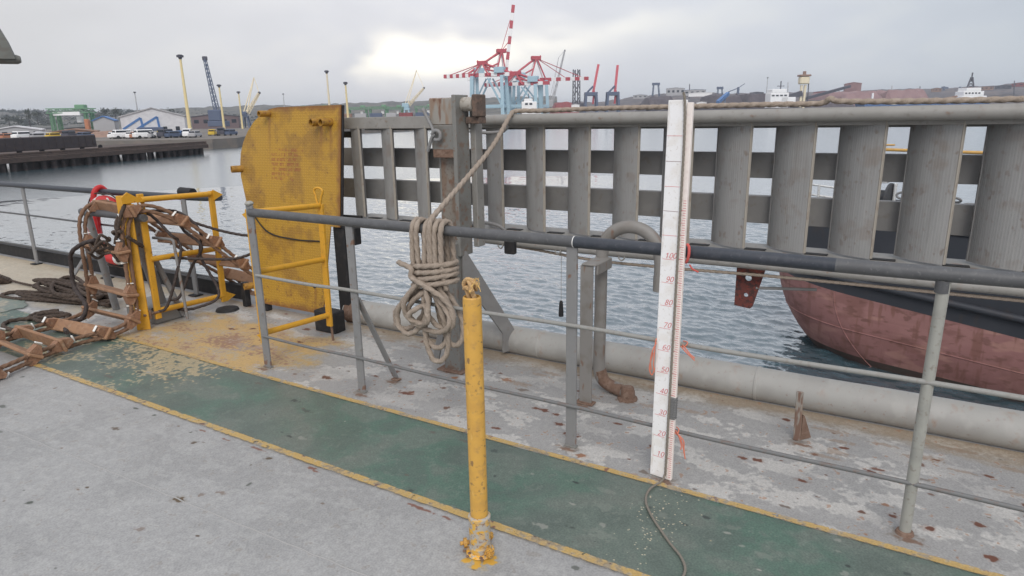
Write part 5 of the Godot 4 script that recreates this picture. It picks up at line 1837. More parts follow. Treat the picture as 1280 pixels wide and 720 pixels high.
func build_neighbour() -> void:
	var d := V(0.96, 0, 0.28)
	var n := V(-0.28, 0, 0.96)
	var c0 := V(-2.98, WATER, -19.4)
	var B0 := 2.6
	var length := 26.0
	var t := thing("barge", "black and faded red work vessel lying alongside beyond the stowed gangway", "ship", c0)
	var hs := PackedFloat32Array([-1.2, -0.5, 0.0, 0.25, 0.5, 0.8, 1.1, 1.4, 1.7, 2.0, 2.3, 2.6, 3.0, 3.5, 3.85])
	var us := PackedFloat32Array()
	for i in 30:
		us.append(PI * 0.5 * i / 29.0)
	# h counts 0..2.2 up to the paint line, which falls away from the bow, and 3.75 at the rail
	var pt := func(h: float, i: int, side: float) -> Vector3:
		var s0 := 1.05 * pow(maxf(1.0 - h / 2.3, 0.0), 1.8)
		var bt := B0 * (1.0 - 0.10 * pow(maxf(1.0 - h / 1.6, 0.0), 2.0))
		var s: float
		var w: float
		if i < 30:
			s = s0 + 2.9 * (1.0 - cos(us[i]))
			w = bt * pow(sin(us[i]), 0.85)
		else:
			s = s0 + 2.9 + (i - 29) * 2.2
			w = bt
		var line := 2.15 - 0.085 * minf(s, 12.0)
		var y := h / 2.3 * line if h <= 2.3 else remap(h, 2.3, 3.85, line, 3.85 - 0.012 * s)
		return c0 + d * s + n * w * side + V(0, y, 0)
	for band in [[0, 3, "waterline_shade", M.hull_shade], [3, 10, "bottom_paint", M.hull_red], [10, 14, "topside", M.hull_black]]:  # the lowest band has the shade near the water painted into its colour
		var b := B.new()
		for side in [1.0, -1.0]:
			for k in range(band[0], band[1]):
				for i in 39:
					var a: Vector3 = pt.call(hs[k], i, side)
					var e: Vector3 = pt.call(hs[k], i + 1, side)
					var f: Vector3 = pt.call(hs[k + 1], i + 1, side)
					var g: Vector3 = pt.call(hs[k + 1], i, side)
					var cen := c0 + d * 8.0
					var nn := func(hh: float, ii: int) -> Vector3:
						var p0: Vector3 = pt.call(hh, maxi(ii - 1, 0), side)
						var p1: Vector3 = pt.call(hh, mini(ii + 1, 39), side)
						if ii == 0:
							p0 = pt.call(hh, 1, -side)
						var q0: Vector3 = pt.call(hh - 0.1, ii, side)
						var q1: Vector3 = pt.call(hh + 0.1, ii, side)
						var r := (p1 - p0).cross(q1 - q0).normalized()
						return r if r.dot((pt.call(hh, ii, side) - cen) * V(1, 0, 1)) > 0 else -r
					var na: Vector3 = nn.call(hs[k], i)
					var ne: Vector3 = nn.call(hs[k], i + 1)
					var nf: Vector3 = nn.call(hs[k + 1], i + 1)
					var ng: Vector3 = nn.call(hs[k + 1], i)
					b.tri(a, e, f, na, ne, nf)
					b.tri(a, f, g, na, nf, ng)
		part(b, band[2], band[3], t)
	var dk := B.new()
	for i in 39:
		dk.quad(pt.call(3.6, i, 1.0), pt.call(3.6, i + 1, 1.0), pt.call(3.6, i + 1, -1.0), pt.call(3.6, i, -1.0), Vector3.UP)
	part(dk, "foredeck", M.barge_deck, t)
	var b := B.new()
	for side in [1.0, -1.0]:
		var pts := []
		for i in range(0, 39):
			pts.append(pt.call(3.85, i, side))
		b.tube(smooth(pts, 0.2), 0.05, 8)
	part(b, "gunwale", M.hull_black, t)
	b = B.new()
	var pts := []
	for i in range(4, 39):
		pts.append(pt.call(2.62, i, 1.0) + n * 0.05)
	b.tube(smooth(pts, 0.2), 0.09, 8)
	part(b, "rubbing_strake", M.hull_black, t)
	# welded seams between the hull plates
	for i in [26, 31, 33, 35]:
		b = B.new()
		pts = []
		for k in 11:
			pts.append(pt.call(-0.2 + 0.245 * k, i, 1.0) + n * 0.002)
		b.tube(smooth(pts, 0.2), 0.014, 6)
		part(b, "plate_seam", M.hull_red, t)
	b = B.new()
	pts = []
	for i in range(6, 39):
		pts.append(pt.call(1.15, i, 1.0) + n * 0.002)
	b.tube(smooth(pts, 0.2), 0.014, 6)
	part(b, "plate_seam", M.hull_red, t)
	# dock side of the fittings: everything stands on the foredeck
	var at := func(s: float, w: float, y: float) -> Vector3: return c0 + d * s + n * w + V(0, 3.6 + y - 0.012 * s, 0)
	var rail := B.new()
	for y in [0.36, 0.66, 0.95]:
		rail.tube(smooth([at.call(0.35, 0.2, y), at.call(0.8, 0.8, y), at.call(1.05, 0.95, y), at.call(1.5, 0.8, y - 0.05)], 0.05), 0.03, 8)
	for q in [[0.35, 0.2], [0.7, 0.68], [1.1, 0.95], [1.5, 0.78]]:
		rail.rod(at.call(q[0], q[1], 0.0), at.call(q[0], q[1], 0.97), 0.035, 8)
	part(rail, "bow_rail", M.steel_white, t)
	var boom := thing("yellow_boom", "long yellow boom lying on crutches across the neighbouring vessel", "boom", at.call(3.0, -0.86, 1.7))
	b = B.new()
	b.rod(at.call(0.9, -0.8, 1.92), at.call(6.0, -0.9, 1.92), 0.045, 10)
	b.rod(at.call(1.1, -0.82, 2.02), at.call(2.4, -0.8, 2.06), 0.025, 8)
	part(b, "tube", M.buff, boom)
	b = B.new()
	for s in [1.2, 3.3, 5.8]:
		b.rod(at.call(s, -0.86, 0.0), at.call(s, -0.86, 1.88), 0.05, 8)
	part(b, "crutch", M.winch, boom)
	var w := thing("winch", "dark deck winch with a white hood on the neighbouring vessel", "winch", at.call(2.45, 0.9, 0))
	b = B.new()
	var wx := Transform3D(Basis(d, Vector3.UP, -n), at.call(2.6, 0.9, 0.68))
	b.lathe(Transform3D(Basis(Vector3.UP, d, n), at.call(2.2, 0.9, 0.72)), [Vector2(0.0, 0.0), Vector2(0.42, 0.0), Vector2(0.42, 0.06), Vector2(0.22, 0.08), Vector2(0.22, 0.72), Vector2(0.42, 0.74), Vector2(0.42, 0.8), Vector2(0.0, 0.8)], 16)
	part(b, "drum", M.winch, w)
	b = B.new()
	b.box(wx * Transform3D(Basis(), V(0.0, -0.35, 0)), V(1.2, 0.4, 0.7), 0.03)
	part(b, "bed", M.winch, w)
	b = B.new()
	b.box(wx * Transform3D(Basis(), V(0.05, 0.50, 0.1)), V(0.42, 0.10, 0.3), 0.02)
	b.box(wx * Transform3D(Basis(), V(0.45, 0.15, 0.1)), V(0.07, 0.6, 0.1), 0.02)
	b.box(wx * Transform3D(Basis(Vector3.BACK, -0.08), V(0.25, 0.72, 0.2)), V(0.9, 0.06, 0.1), 0.02)
	part(b, "hood", M.steel_white, w)
	var hw := thing("hawser", "pale hawser heaped beside the dark winch on the neighbouring vessel", "rope", at.call(1.95, 1.5, 0.1))
	b = B.new()
	for k in 7:
		var ring := []
		var cc: Vector3 = at.call(1.95 + rng.randf_range(-0.1, 0.1), 1.5, 0.06 + 0.07 * k)
		for q in 10:
			var a := TAU * q / 10
			ring.append(cc + V(0.3 * cos(a), 0.05 * sin(2 * a), 0.28 * sin(a)) * rng.randf_range(0.75, 1.1))
		b.tube(smooth(ring, 0.06, true), 0.05, 8, true)
	part(b, "coils", M.rope, hw)
	var ch := thing("anchor_chain", "heap of grey anchor chain on the neighbouring vessel's deck", "chain", at.call(4.1, 1.6, 0))
	for k in 34:
		b = B.new()
		var cc: Vector3 = at.call(3.4 + 1.6 * fposmod(k * 0.618, 1.0), 1.35 + rng.randf_range(-0.3, 0.4), 0.2 + 0.95 * (k / 34.0) * rng.randf_range(0.6, 1.0))
		var bs := Basis(Vector3.UP, rng.randf_range(-0.5, 0.5)) * Basis(Vector3.RIGHT, rng.randf_range(-0.9, 0.9))
		var ring := []
		for q in 12:
			var a := TAU * q / 12
			ring.append(cc + bs * V(0.155 * cos(a), 0.085 * sin(a), 0))
		b.tube(smooth(ring, 0.05, true), 0.03, 6, true)
		part(b, "link", M.chain, ch)
	var bl := thing("bollard", "squat dark mooring bollard pair on the neighbouring vessel by the chain heap", "bollard", at.call(5.7, 0.3, 0))
	for q in [5.4, 6.0]:
		b = B.new()
		b.lathe(flat(at.call(q, 0.3, 0.0)), [Vector2(0.17, 0.0), Vector2(0.16, 0.7), Vector2(0.2, 0.72), Vector2(0.2, 0.8), Vector2(0.0, 0.82)], 12)
		part(b, "drum", M.winch, bl)
	b = B.new()
	b.box(Transform3D(Basis(d, Vector3.UP, -n), at.call(5.7, 0.3, 0.04)), V(1.3, 0.08, 0.5), 0.02)
	part(b, "base", M.winch, bl)
	# paired struts at the ship's side, one buff and one white
	for q in [[4.05, 4.2, M.buff, "yellow slanted strut at the neighbouring vessel's side"], [4.6, 4.38, M.steel_white, "white slanted strut beside the yellow strut at the neighbouring vessel's side"]]:
		b = B.new()
		b.bar(at.call(q[0], 2.63, 0.05), at.call(q[1], 2.63, -0.75), 0.08, 0.05, d, 0.01)
		single(b, "side_strut", q[2], q[3], "strut", at.call(q[0], 2.63, 0))


# ------------------------------------------------------------------ the harbour
var right_dir := Vector3(0.8564, 0, -0.5164)
var away_dir := Vector3(-0.5164, 0, -0.8564)


# a frame at a place in the harbour: x to the right as seen from the ship, y up, z towards the ship
func stand_at(u: float, depth: float, y := QUAY, yaw := 0.0) -> Transform3D:
	return Transform3D(Basis(right_dir, Vector3.UP, -away_dir) * Basis(Vector3.UP, yaw), ground_at(u, depth, y))


func light_mast(u: float, vtop: float, depth: float, th: float, label: String, m: Material) -> void:
	var g := ground_at(u, depth)
	var h := height_at(u, vtop, depth)
	var t := thing("light_mast", label, "light mast", g, "light masts over the port")
	var b := B.new()
	b.tube(PackedVector3Array([g, V(g.x, h, g.z)]), th, 8, false, true, PackedFloat32Array([th, th * 0.55]))
	part(b, "mast", m, t)
	b = B.new()
	b.lathe(flat(V(g.x, h, g.z)), [Vector2(0, -th * 1.2), Vector2(th * 0.8, -th * 1.1), Vector2(th * 1.15, th * 0.2), Vector2(th * 1.15, th * 1.2), Vector2(0, th * 1.1)], 10)
	for k in 6:
		var a := TAU * k / 6
		b.cube(V(g.x + cos(a) * th * 1.1, h + th * 0.4, g.z + sin(a) * th * 1.1), V(th, th * 1.1, th), 0.0, a)
	part(b, "lamp_ring", M.far_dark, t)


func striped(t: Node3D, a: Vector3, c: Vector3, w: float, h: float, n: int, red_first := true) -> void:
	for i in n:
		var b := B.new()
		b.bar(a.lerp(c, (i + 0.02) / n), a.lerp(c, (i + 0.98) / n), w, h, right_dir)
		part(b, "boom_segment", M.far_red if (i % 2 == 0) == red_first else M.far_white, t)


# a quayside container crane; rail to rail along dirv
func sts(u: float, depth: float, dirv: float, girder: float, boom_len: float, boom_deg: float, apex: float, label: String, ax := 5.0) -> void:
	var f := stand_at(u, depth, QUAY, 0.35 * dirv)
	var t := thing("container_crane", label, "container crane", f.origin, "container cranes on the far quay")
	var p := func(x: float, y: float, z: float) -> Vector3: return f * V(x * dirv, y, z)
	for z in [-8.0, 8.0]:
		for x in [-16.0, 14.0]:
			var b := B.new()
			b.bar(p.call(x, 0, z), p.call(x * 0.92, girder, z * 0.7), 2.9, 2.9, right_dir)
			part(b, "leg", M.far_blue, t)
		var b2 := B.new()
		b2.bar(p.call(-16, 13, z), p.call(14, 13, z), 2.6, 2.0, Vector3.UP)
		b2.bar(p.call(-15, 14, z * 0.95), p.call(-2, girder - 2, z * 0.75), 1.3, 1.3, Vector3.UP)
		part(b2, "sill_beam", M.far_blue, t)
		b2 = B.new()
		b2.bar(p.call(ax - 7, girder, z * 0.4), p.call(ax, girder + apex, z * 0.15), 1.3, 1.3, right_dir)
		b2.bar(p.call(14, girder, z * 0.4), p.call(ax + 0.5, girder + apex, z * 0.15), 1.3, 1.3, right_dir)
		part(b2, "tower_leg", M.far_white if z < 0 else M.far_red, t)
	var b := B.new()
	for x in [-16.0, 14.0]:
		b.bar(p.call(x, 2, -8), p.call(x, 2, 8), 1.6, 1.6, Vector3.UP)
		b.bar(p.call(x * 0.92, girder - 1, -6), p.call(x * 0.92, girder - 1, 6), 1.8, 1.8, Vector3.UP)
	part(b, "cross_beam", M.far_blue, t)
	striped(t, p.call(-26, girder + 1, 0), p.call(14, girder + 1, 0), 2.4, 3.0, 7)
	b = B.new()
	b.box(Transform3D(f.basis, p.call(-11, girder + 4.6, 0)), V(9, 5, 6), 0.3)
	part(b, "machinery_house", M.far_blue, t)
	b = B.new()
	b.box(Transform3D(f.basis, p.call(17, girder - 2.2, 2)), V(2.6, 3, 2.6), 0.2)
	part(b, "cab", M.far_white, t)
	b = B.new()
	b.box(Transform3D(f.basis, p.call(ax, girder + apex, 0)), V(9, 3.4, 4), 0.3)
	b.bar(p.call(ax - 7, girder + apex - 5, 0), p.call(ax + 5, girder + apex + 2.0, 0), 1.2, 1.2, Vector3.UP)
	part(b, "apex", M.far_red, t)
	var ba := deg_to_rad(boom_deg)
	var root: Vector3 = p.call(15, girder + 1, 0)
	var tip: Vector3 = p.call(15 + cos(ba) * boom_len, girder + 1 + sin(ba) * boom_len, 0)
	striped(t, root, tip, 3.0, 3.2, 9)
	b = B.new()
	b.bar(p.call(ax, girder + apex, 0.6), root.lerp(tip, 0.5), 0.5, 0.5, right_dir)
	b.bar(p.call(ax, girder + apex, -0.6), root.lerp(tip, 0.92), 0.5, 0.5, right_dir)
	b.bar(p.call(ax, girder + apex, 0), p.call(-22, girder + 1.5, 0), 1.4, 1.4, right_dir)
	b.bar(p.call(ax - 4, girder + apex * 0.5, 2), p.call(-16, girder + 1.5, 2), 1.0, 1.0, right_dir)
	part(b, "stay", M.far_red, t)


func gantry(u: float, depth: float, span: float, h: float, label: String) -> void:
	var f := stand_at(u, depth, QUAY, 0.12)
	var t := thing("gantry_crane", label, "gantry crane", f.origin, "green gantry cranes")
	for x in [-0.5, 0.5]:
		for z in [-2.5, 2.5]:
			var b := B.new()
			b.lattice(f * V(x * span, 0, z), f * V(x * span, h, z), 1.2, 0.9, 5, 0.3)
			part(b, "leg", M.far_green, t)
		var c := B.new()
		c.bar(f * V(x * span, 1.0, -4), f * V(x * span, 1.0, 4), 1.0, 1.2, Vector3.UP)
		part(c, "bogie", M.far_dark, t)
	for z in [-2.5, 2.5]:
		var b := B.new()
		b.lattice(f * V(-span * 0.62, h + 0.8, z), f * V(span * 0.62, h + 0.8, z), 1.6, 1.6, 9, 0.35, Vector3.UP)
		part(b, "bridge", M.far_green, t)
	var b := B.new()
	b.box(Transform3D(f.basis, f * V(span * 0.3, h + 2.2, 0)), V(3.6, 1.8, 3), 0.2)
	part(b, "trolley", M.far_green, t)
	b = B.new()
	b.box(Transform3D(f.basis, f * V(span * 0.22, h - 2.6, 0)), V(2, 2.4, 2), 0.2)
	part(b, "cab", M.far_white, t)


func jib_crane(u: float, depth: float, vj: float, uj: float, vk: float, label: String, mj: Material, mb: Material, k := 1.0, cat := "portal crane") -> void:
	var f := stand_at(u, depth)
	var t := thing("portal_crane", label, cat, f.origin)
	for x in [-4.0, 4.0]:
		for z in [-4.0, 4.0]:
			var b := B.new()
			b.bar(f * V(x * k, 0, z * k), f * V(x * 0.5 * k, 13 * k, z * 0.5 * k), 1.3 * k, 1.3 * k, right_dir)
			part(b, "leg", mb, t)
	var b := B.new()
	b.box(Transform3D(f.basis, f * V(0, 14 * k, 0)), V(6, 2, 6) * k, 0.3)
	b.box(Transform3D(f.basis, f * V(-1, 17.5 * k, 0)), V(7, 5, 5) * k, 0.4)
	part(b, "machinery_house", mb, t)
	var tip := site(uj, vj, depth * 0.968)
	var knee := site(lerpf(u, uj, 0.45), vk, depth * 0.968)
	b = B.new()
	b.lattice(f * V(2 * k, 18 * k, 0), tip, 1.8, 0.9, 8, 0.34)
	part(b, "jib", mj, t)
	b = B.new()
	b.bar(f * V(-1, 20 * k, 0), knee, 0.5, 0.5, right_dir)
	b.bar(f * V(1, 20 * k, 0), knee, 0.5, 0.5, right_dir)
	b.bar(knee, tip, 0.35, 0.35, right_dir)
	part(b, "tie", mj, t)
	b = B.new()
	b.lathe(flat(tip), [Vector2(0, -0.8), Vector2(0.9, -0.5), Vector2(0.9, 0.5), Vector2(0, 0.8)], 8)
	part(b, "sheave_head", M.far_dark, t)


func house(called: String, label: String, u0: float, u1: float, vb: float, vt: float, depth: float, deep: float, rise: float, mw: Material, mr: Material, cat := "building", windows := 0) -> Node3D:
	var a := ground_at(u0, depth)
	var w := ground_at(u1, depth).distance_to(a)
	var y0 := maxf(height_at(u0, vb, depth), QUAY)
	var y1 := height_at(u0, vt, depth)
	# each house turns its front to the water
	var f := Transform3D(Basis(right_dir, Vector3.UP, -away_dir) * Basis(Vector3.UP, -atan(((u0 + u1) * 0.5 - 640.0) / 850.0) * 0.85), V((a.x + ground_at(u1, depth).x) / 2, y0, (a.z + ground_at(u1, depth).z) / 2))
	var t := thing(called, label, cat, f.origin)
	var h := y1 - y0
	var b := B.new()
	b.plate(f * Transform3D(Basis(), V(0, 0, -deep)), PackedVector2Array([Vector2(-w / 2, 0), Vector2(w / 2, 0), Vector2(w / 2, h), Vector2(0, h + rise), Vector2(-w / 2, h)]), deep)
	part(b, "walls", mw, t)
	b = B.new()
	for s in [-1.0, 1.0]:
		b.bar(f * V(s * (w / 2 + 0.4), h - 0.05, -deep / 2), f * V(0, h + rise + 0.3, -deep / 2), 0.35, deep + 0.8, f.basis.x)
	part(b, "roof", mr, t)
	for i in windows:
		b = B.new()
		b.box(Transform3D(f.basis, f * V(-w / 2 + (i + 0.5) * w / windows, h * 0.6, 0.05)), V(w / windows * 0.5, h * 0.3, 0.12))
		part(b, "window", M.glass, t)
	return t


func heap(called: String, label: String, u0: float, u1: float, vt: float, depth: float, m: Material, cat: String, sd: int, flat_top := 0.5) -> void:
	var a := ground_at(u0, depth)
	var c := ground_at(u1, depth)
	var w := a.distance_to(c)
	var h := height_at((u0 + u1) / 2, vt, depth) - QUAY
	var f := Transform3D(Basis(right_dir, Vector3.UP, -away_dir), (a + c) / 2)
	var nz := noise(sd, 0.05, 3)
	var b := B.new()
	var nx := 24
	var nzz := 10
	var g := func(i: int, j: int) -> Vector3:
		var x := -1.0 + 2.0 * i / nx
		var z := -1.0 + 2.0 * j / nzz
		var e := minf(1.0 - absf(x), (1.0 - absf(z)) * 1.0) / (1.0 - flat_top)
		var y := h * clampf(e, 0, 1) * (0.92 + 0.16 * nz.get_noise_2d(x * w * 0.5, z * 40))
		return f * V(x * w / 2, y, z * maxf(h * 1.6, 12.0))
	for i in nx:
		for j in nzz:
			var p0: Vector3 = g.call(i, j)
			var p1: Vector3 = g.call(i + 1, j)
			var p2: Vector3 = g.call(i + 1, j + 1)
			var p3: Vector3 = g.call(i, j + 1)
			var o := (p2 - p0).cross(p3 - p1).normalized()
			b.quad(p0, p1, p2, p3, o if o.y > 0 else -o)
	single(b, called, m, label, cat, f.origin)


func bush_mesh(sd: int, r: float) -> ArrayMesh:
	var q := RandomNumberGenerator.new()
	q.seed = sd
	var b := B.new()
	for k in 90:
		var c := V(q.randfn(0, 0.45), q.randfn(0.1, 0.42), q.randfn(0, 0.45)) * r
		var o := V(q.randfn(), q.randfn() + 0.4, q.randfn()).normalized()
		var e := o.cross(V(q.randfn(), q.randfn(), q.randfn())).normalized()
		var s := r * q.randf_range(0.16, 0.32)
		b.tri(c + e * s, c - e * s * 0.6 + o.cross(e) * s, c - e * s * 0.6 - o.cross(e) * s, o, o, o)
	return b.mesh()


func tree(u: float, v: float, depth: float, label: String, tall: bool) -> void:
	var top := site(u, v, depth * 0.968)
	var h := 9.0 if tall else 6.0
	var g := V(top.x, top.y - h, top.z)
	var t := thing("tree", label, "tree", g, "trees on the hill")
	var b := B.new()
	b.tube(PackedVector3Array([g + Vector3.DOWN * 6, g + V(0, h * 0.7, 0)]), 0.5, 6, false, true, PackedFloat32Array([0.6, 0.2]))
	part(b, "trunk", M.pier_dark, t)
	var o := MeshInstance3D.new()
	o.name = "crown"
	o.mesh = bush_mesh(int(u * 7), 1.0)
	o.material_override = M.leaf
	o.position = V(0, h * 0.55, 0)
	o.scale = V(2.6, h * 0.55, 2.6) if tall else V(4.2, 3.2, 4.2)
	t.add_child(o)


func car_proto() -> Node3D:
	var t := Node3D.new()
	t.name = "parked_van"
	var b := B.new()
	b.cube(V(0, 0.75, 0), V(4.6, 0.9, 1.9), 0.12)
	b.cube(V(-0.3, 1.5, 0), V(3.3, 0.75, 1.75), 0.2)
	part(b, "body", M.far_white, t)
	b = B.new()
	b.cube(V(-0.3, 1.52, 0), V(2.9, 0.42, 1.79), 0.05)
	b.cube(V(-0.3, 1.52, 0), V(3.34, 0.42, 1.5), 0.05)
	part(b, "windows", M.glass, t)
	for x in [-1.45, 1.45]:
		for z in [-0.85, 0.85]:
			b = B.new()
			b.lathe(Transform3D(Basis(Vector3.RIGHT, Vector3.BACK, Vector3.DOWN), V(x, 0.34, z)), [Vector2(0, -0.12), Vector2(0.34, -0.12), Vector2(0.34, 0.12), Vector2(0, 0.12)], 10)
			part(b, "wheel", M.tyre, t)
	return t


func build_far() -> void:
	var b: B
	pier()
	# ---- masts
	light_mast(240, 73, 222, 0.6, "tallest yellow light mast, in front of the white warehouse's right corner", M.far_yellow)
	light_mast(283, 108, 330, 0.6, "yellow light mast right of the blue lattice crane", M.far_yellow)
	light_mast(306, 116, 380, 0.55, "pale light mast close left of the rounded yellow platform", M.far_yellow)
	light_mast(178, 116, 480, 0.5, "thin grey light mast standing behind the white warehouse", M.far_grey)
	light_mast(417, 91, 420, 0.8, "cream light mast just right of the rounded yellow platform", M.far_cream)
	light_mast(439, 105, 420, 0.8, "yellow light mast second to the right of the rounded yellow platform", M.far_yellow)
	light_mast(361, 118, 620, 0.5, "thin pale light mast behind the rounded yellow platform's top", M.far_grey)
	light_mast(960, 98, 620, 0.45, "thin grey light mast over the dark coal heaps, left of the white ship's house", M.far_grey)
	# ---- left shore
	var wh := house("warehouse", "pale grey warehouse with a low arched roof and a blue zigzag emblem", 160, 231, 166, 146, 240, 40, 2.6, M.far_shed, M.far_grey)
	var f := Transform3D(Basis(right_dir, Vector3.UP, -away_dir) * Basis(Vector3.UP, -atan((195.5 - 640.0) / 850.0) * 0.85), wh.position)
	b = B.new()
	for q in [[-7.5, 0.8, -1.6, 4.6], [-1.6, 4.6, -1.2, 1.0], [-3.2, 0.8, 3.6, 4.9], [3.6, 4.9, 3.9, 0.9]]:
		b.bar(f * V(q[0] - 2.2, q[1] + 0.4, 0.1), f * V(q[2] - 2.2, q[3] + 0.4, 0.1), 0.7, 0.12, f.basis.x)
	part(b, "emblem", M.far_cobalt, wh)
	b = B.new()
	b.box(Transform3D(f.basis, f * V(-1.0, 0.9, 1.5)), V(8, 1.8, 3), 0.2)
	part(b, "canopy", M.far_navy, wh)
	for x in [3.5, 7.5]:
		b = B.new()
		b.box(Transform3D(f.basis, f * V(x, 1.2, 0.06)), V(1.3, 1.4, 0.14))
		part(b, "window", M.glass, wh)
	house("shed", "small grey shed with a bright blue roof left of the warehouse", 122, 145, 168, 151, 260, 20, 1.4, M.far_grey, M.far_cobalt, "shed")
	house("shed", "long low brown shed behind the parked cars, left of the blue roof", 70, 118, 171, 165, 235, 14, 0.6, M.far_brown, M.far_brown, "shed", 4)
	house("shed", "low grey shed at the left edge of the harbour", -6, 48, 172, 163, 215, 14, 0.9, M.far_grey, M.far_shed, "shed", 5)
	house("shed", "wide dark shed under the hill, right of the warehouse", 246, 300, 162, 146, 420, 30, 1.2, M.shed_dark, M.far_dark, "shed", 5)
	gantry(96, 270, 12.5, 8.5, "tall green gantry crane standing left of the blue-roofed shed")
	b = B.new()
	var gx := stand_at(97, 270)
	b.bar(gx * V(-5.5, 8.2, 3.4), gx * V(5.0, 8.2, 3.4), 1.3, 0.5, Vector3.UP)
	single(b, "white_beam", M.far_white, "white spreader beam slung under the tall green gantry crane", "beam", gx.origin)
	b = B.new()
	var ox := stand_at(113, 250)
	b.box(Transform3D(ox.basis, ox * V(0, 3.6, 0)), V(1.5, 4.6, 1.5), 0.2)
	b.bar(ox * V(0, 0, 0), ox * V(0, 1.6, 0), 2.0, 2.0, right_dir)
	single(b, "silo", M.far_orange, "narrow orange hopper at the foot of the tall green gantry crane", "hopper", ox.origin)
	# lattice-jib mobile crane
	var mc := stand_at(277, 380)
	var t := thing("mobile_crane", "blue-grey mobile harbour crane with a long steep lattice jib left of the yellow platform", "mobile crane", mc.origin)
	b = B.new()
	b.box(Transform3D(mc.basis, mc * V(0, 3, 0)), V(10, 3, 6), 0.3)
	part(b, "chassis", M.far_navy, t)
	b = B.new()
	b.box(Transform3D(mc.basis, mc * V(-1, 7.5, 0)), V(7, 6, 5), 0.4)
	part(b, "cab", M.far_navy, t)
	b = B.new()
	b.lattice(mc * V(0, 8, 0), site(256, 74, 368), 2.2, 1.1, 14, 0.32)
	part(b, "jib", M.far_navy, t)
	b = B.new()
	b.box(Transform3D(mc.basis, site(256, 73, 368)), V(2.6, 2.2, 1.6), 0.3)
	part(b, "sheave_head", M.far_dark, t)
	jib_crane(312, 430, 116, 324, 97, "pale pink luffing crane on a blue portal beside the yellow platform", M.far_cream, M.far_navy, 0.5)
	jib_crane(513, 560, 110, 530, 88, "cream double-jib crane left of the davit column's head", M.far_cream, M.far_blue, 0.8)
	# ---- green rubber-tyred gantries and the container stacks under them
	for q in [[378, 520, "green gantry crane behind the top of the rounded yellow platform"], [404, 500, "green gantry crane left of the cream light mast"], [452, 540, "green gantry crane right of the yellow light masts"], [478, 530, "green gantry crane in the middle of the container yard"], [497, 560, "green gantry crane left of the cream double-jib crane"], [535, 540, "green gantry crane nearest to the davit column's head"]]:
		gantry(q[0], q[1], 13, 11.5, q[2])
	var stack := [[430, 445], [448, 462], [466, 482], [486, 500], [503, 520], [523, 540], [395, 412]]
	var cols := [M.far_grey, M.far_darkred, M.far_navy, M.far_green, M.far_brown, M.far_grey, M.far_navy]
	for i in stack.size():
		var s: Array = stack[i]
		var k := thing("container_stack", "%s container stack under the green gantries, %s" % [["grey", "dark red", "navy", "green", "brown", "light grey", "dark blue"][i], ["below the yellow light mast", "second from the yellow light mast", "third from the yellow light mast", "left of the double-jib crane", "below the double-jib crane", "beside the davit column's head", "behind the rounded yellow platform"][i]], "containers", ground_at(s[0], 470))
		var w: float = ground_at(s[1], 470).distance_to(ground_at(s[0], 470))
		var fr := Transform3D(Basis(right_dir, Vector3.UP, -away_dir), ground_at(s[0], 470))
		for lv in 3:
			b = B.new()
			b.box(fr * Transform3D(Basis(), V(w / 2, 1.3 + lv * 2.65, 0)), V(w * (1.0 - 0.06 * ((i + lv) % 3)), 2.55, 3.0), 0.1)
			part(b, "container", cols[(i + lv * 2) % 7], k)
	# ---- container cranes
	sts(615, 600, -1.0, 38.5, 27.0, 0.0, 11.0, "blue container crane with its red and white boom lowered to the left")
	sts(618, 630, 1.0, 40.0, 61.0, 82.0, 22.0, "blue container crane with its red and white boom raised high", 11.0)
	sts(668, 640, 1.0, 36.0, 44.0, 1.5, 20.0, "blue container crane with its red and white boom lowered to the right")
	sts(656, 610, -1.0, 31.0, 20.0, 0.0, 10.0, "lower blue container crane between the raised boom and the right crane")
	# grey luffing crane behind
	jib_crane(692, 720, 63, 706, 72, "pale grey tall luffing crane behind the right container crane", M.far_grey, M.far_grey)
	var lt := stand_at(724, 700)
	t = thing("lattice_tower", "dark open lattice tower on a dark block right of the container cranes", "tower", lt.origin)
	b = B.new()
	b.lattice(lt * V(0, 16, 0), lt * V(0, 49, 0), 5.5, 5.0, 5, 0.8)
	part(b, "tower", M.far_dark, t)
	b = B.new()
	b.box(Transform3D(lt.basis, lt * V(0, 8, 0)), V(17, 16, 8), 0.3)
	part(b, "block", M.far_dark, t)
	for q in [[742, 81, 748, "dark blue portal crane with a steep red jib right of the lattice tower"], [769, 82, 772, "dark blue portal crane with a steep red jib farthest to the right"]]:
		var pf := stand_at(q[0], 640)
		t = thing("portal_crane", q[3], "portal crane", pf.origin)
		for x in [-6.0, 6.0]:
			for z in [-5.0, 5.0]:
				b = B.new()
				b.bar(pf * V(x, 0, z), pf * V(x * 0.8, 22, z * 0.7), 2.0, 2.0, right_dir)
				part(b, "leg", M.far_navy, t)
		b = B.new()
		b.box(Transform3D(pf.basis, pf * V(0, 23, 0)), V(12, 3.4, 7), 0.3)
		b.bar(pf * V(-6, 22, 0), pf * V(2, 30, 0), 1.6, 1.6, right_dir)
		part(b, "machinery_house", M.far_navy, t)
		b = B.new()
		var tip := site(q[2], q[1], 620)
		b.bar(pf * V(2, 14, 0), pf * V(3, 26, 0), 1.6, 1.6, right_dir)
		b.bar(pf * V(2, 24, 0), tip, 2.2, 2.0, right_dir)
		part(b, "jib", M.far_red, t)
	# white feeder ship's house, red-hulled ship
	ship(655, 680, 139, 123, 520, M.far_white, "white ship's deckhouse at the foot of the container cranes", M.far_dark)
	heap("ore_heap", "dark red ore heap between the container cranes and the dark lattice tower", 684, 732, 127, 640, M.far_darkred, "ore heap", 501, 0.4)
	house("shed", "small white shed beside the dark red ore heap", 718, 728, 140, 131, 600, 8, 0.5, M.far_white, M.far_grey, "shed")
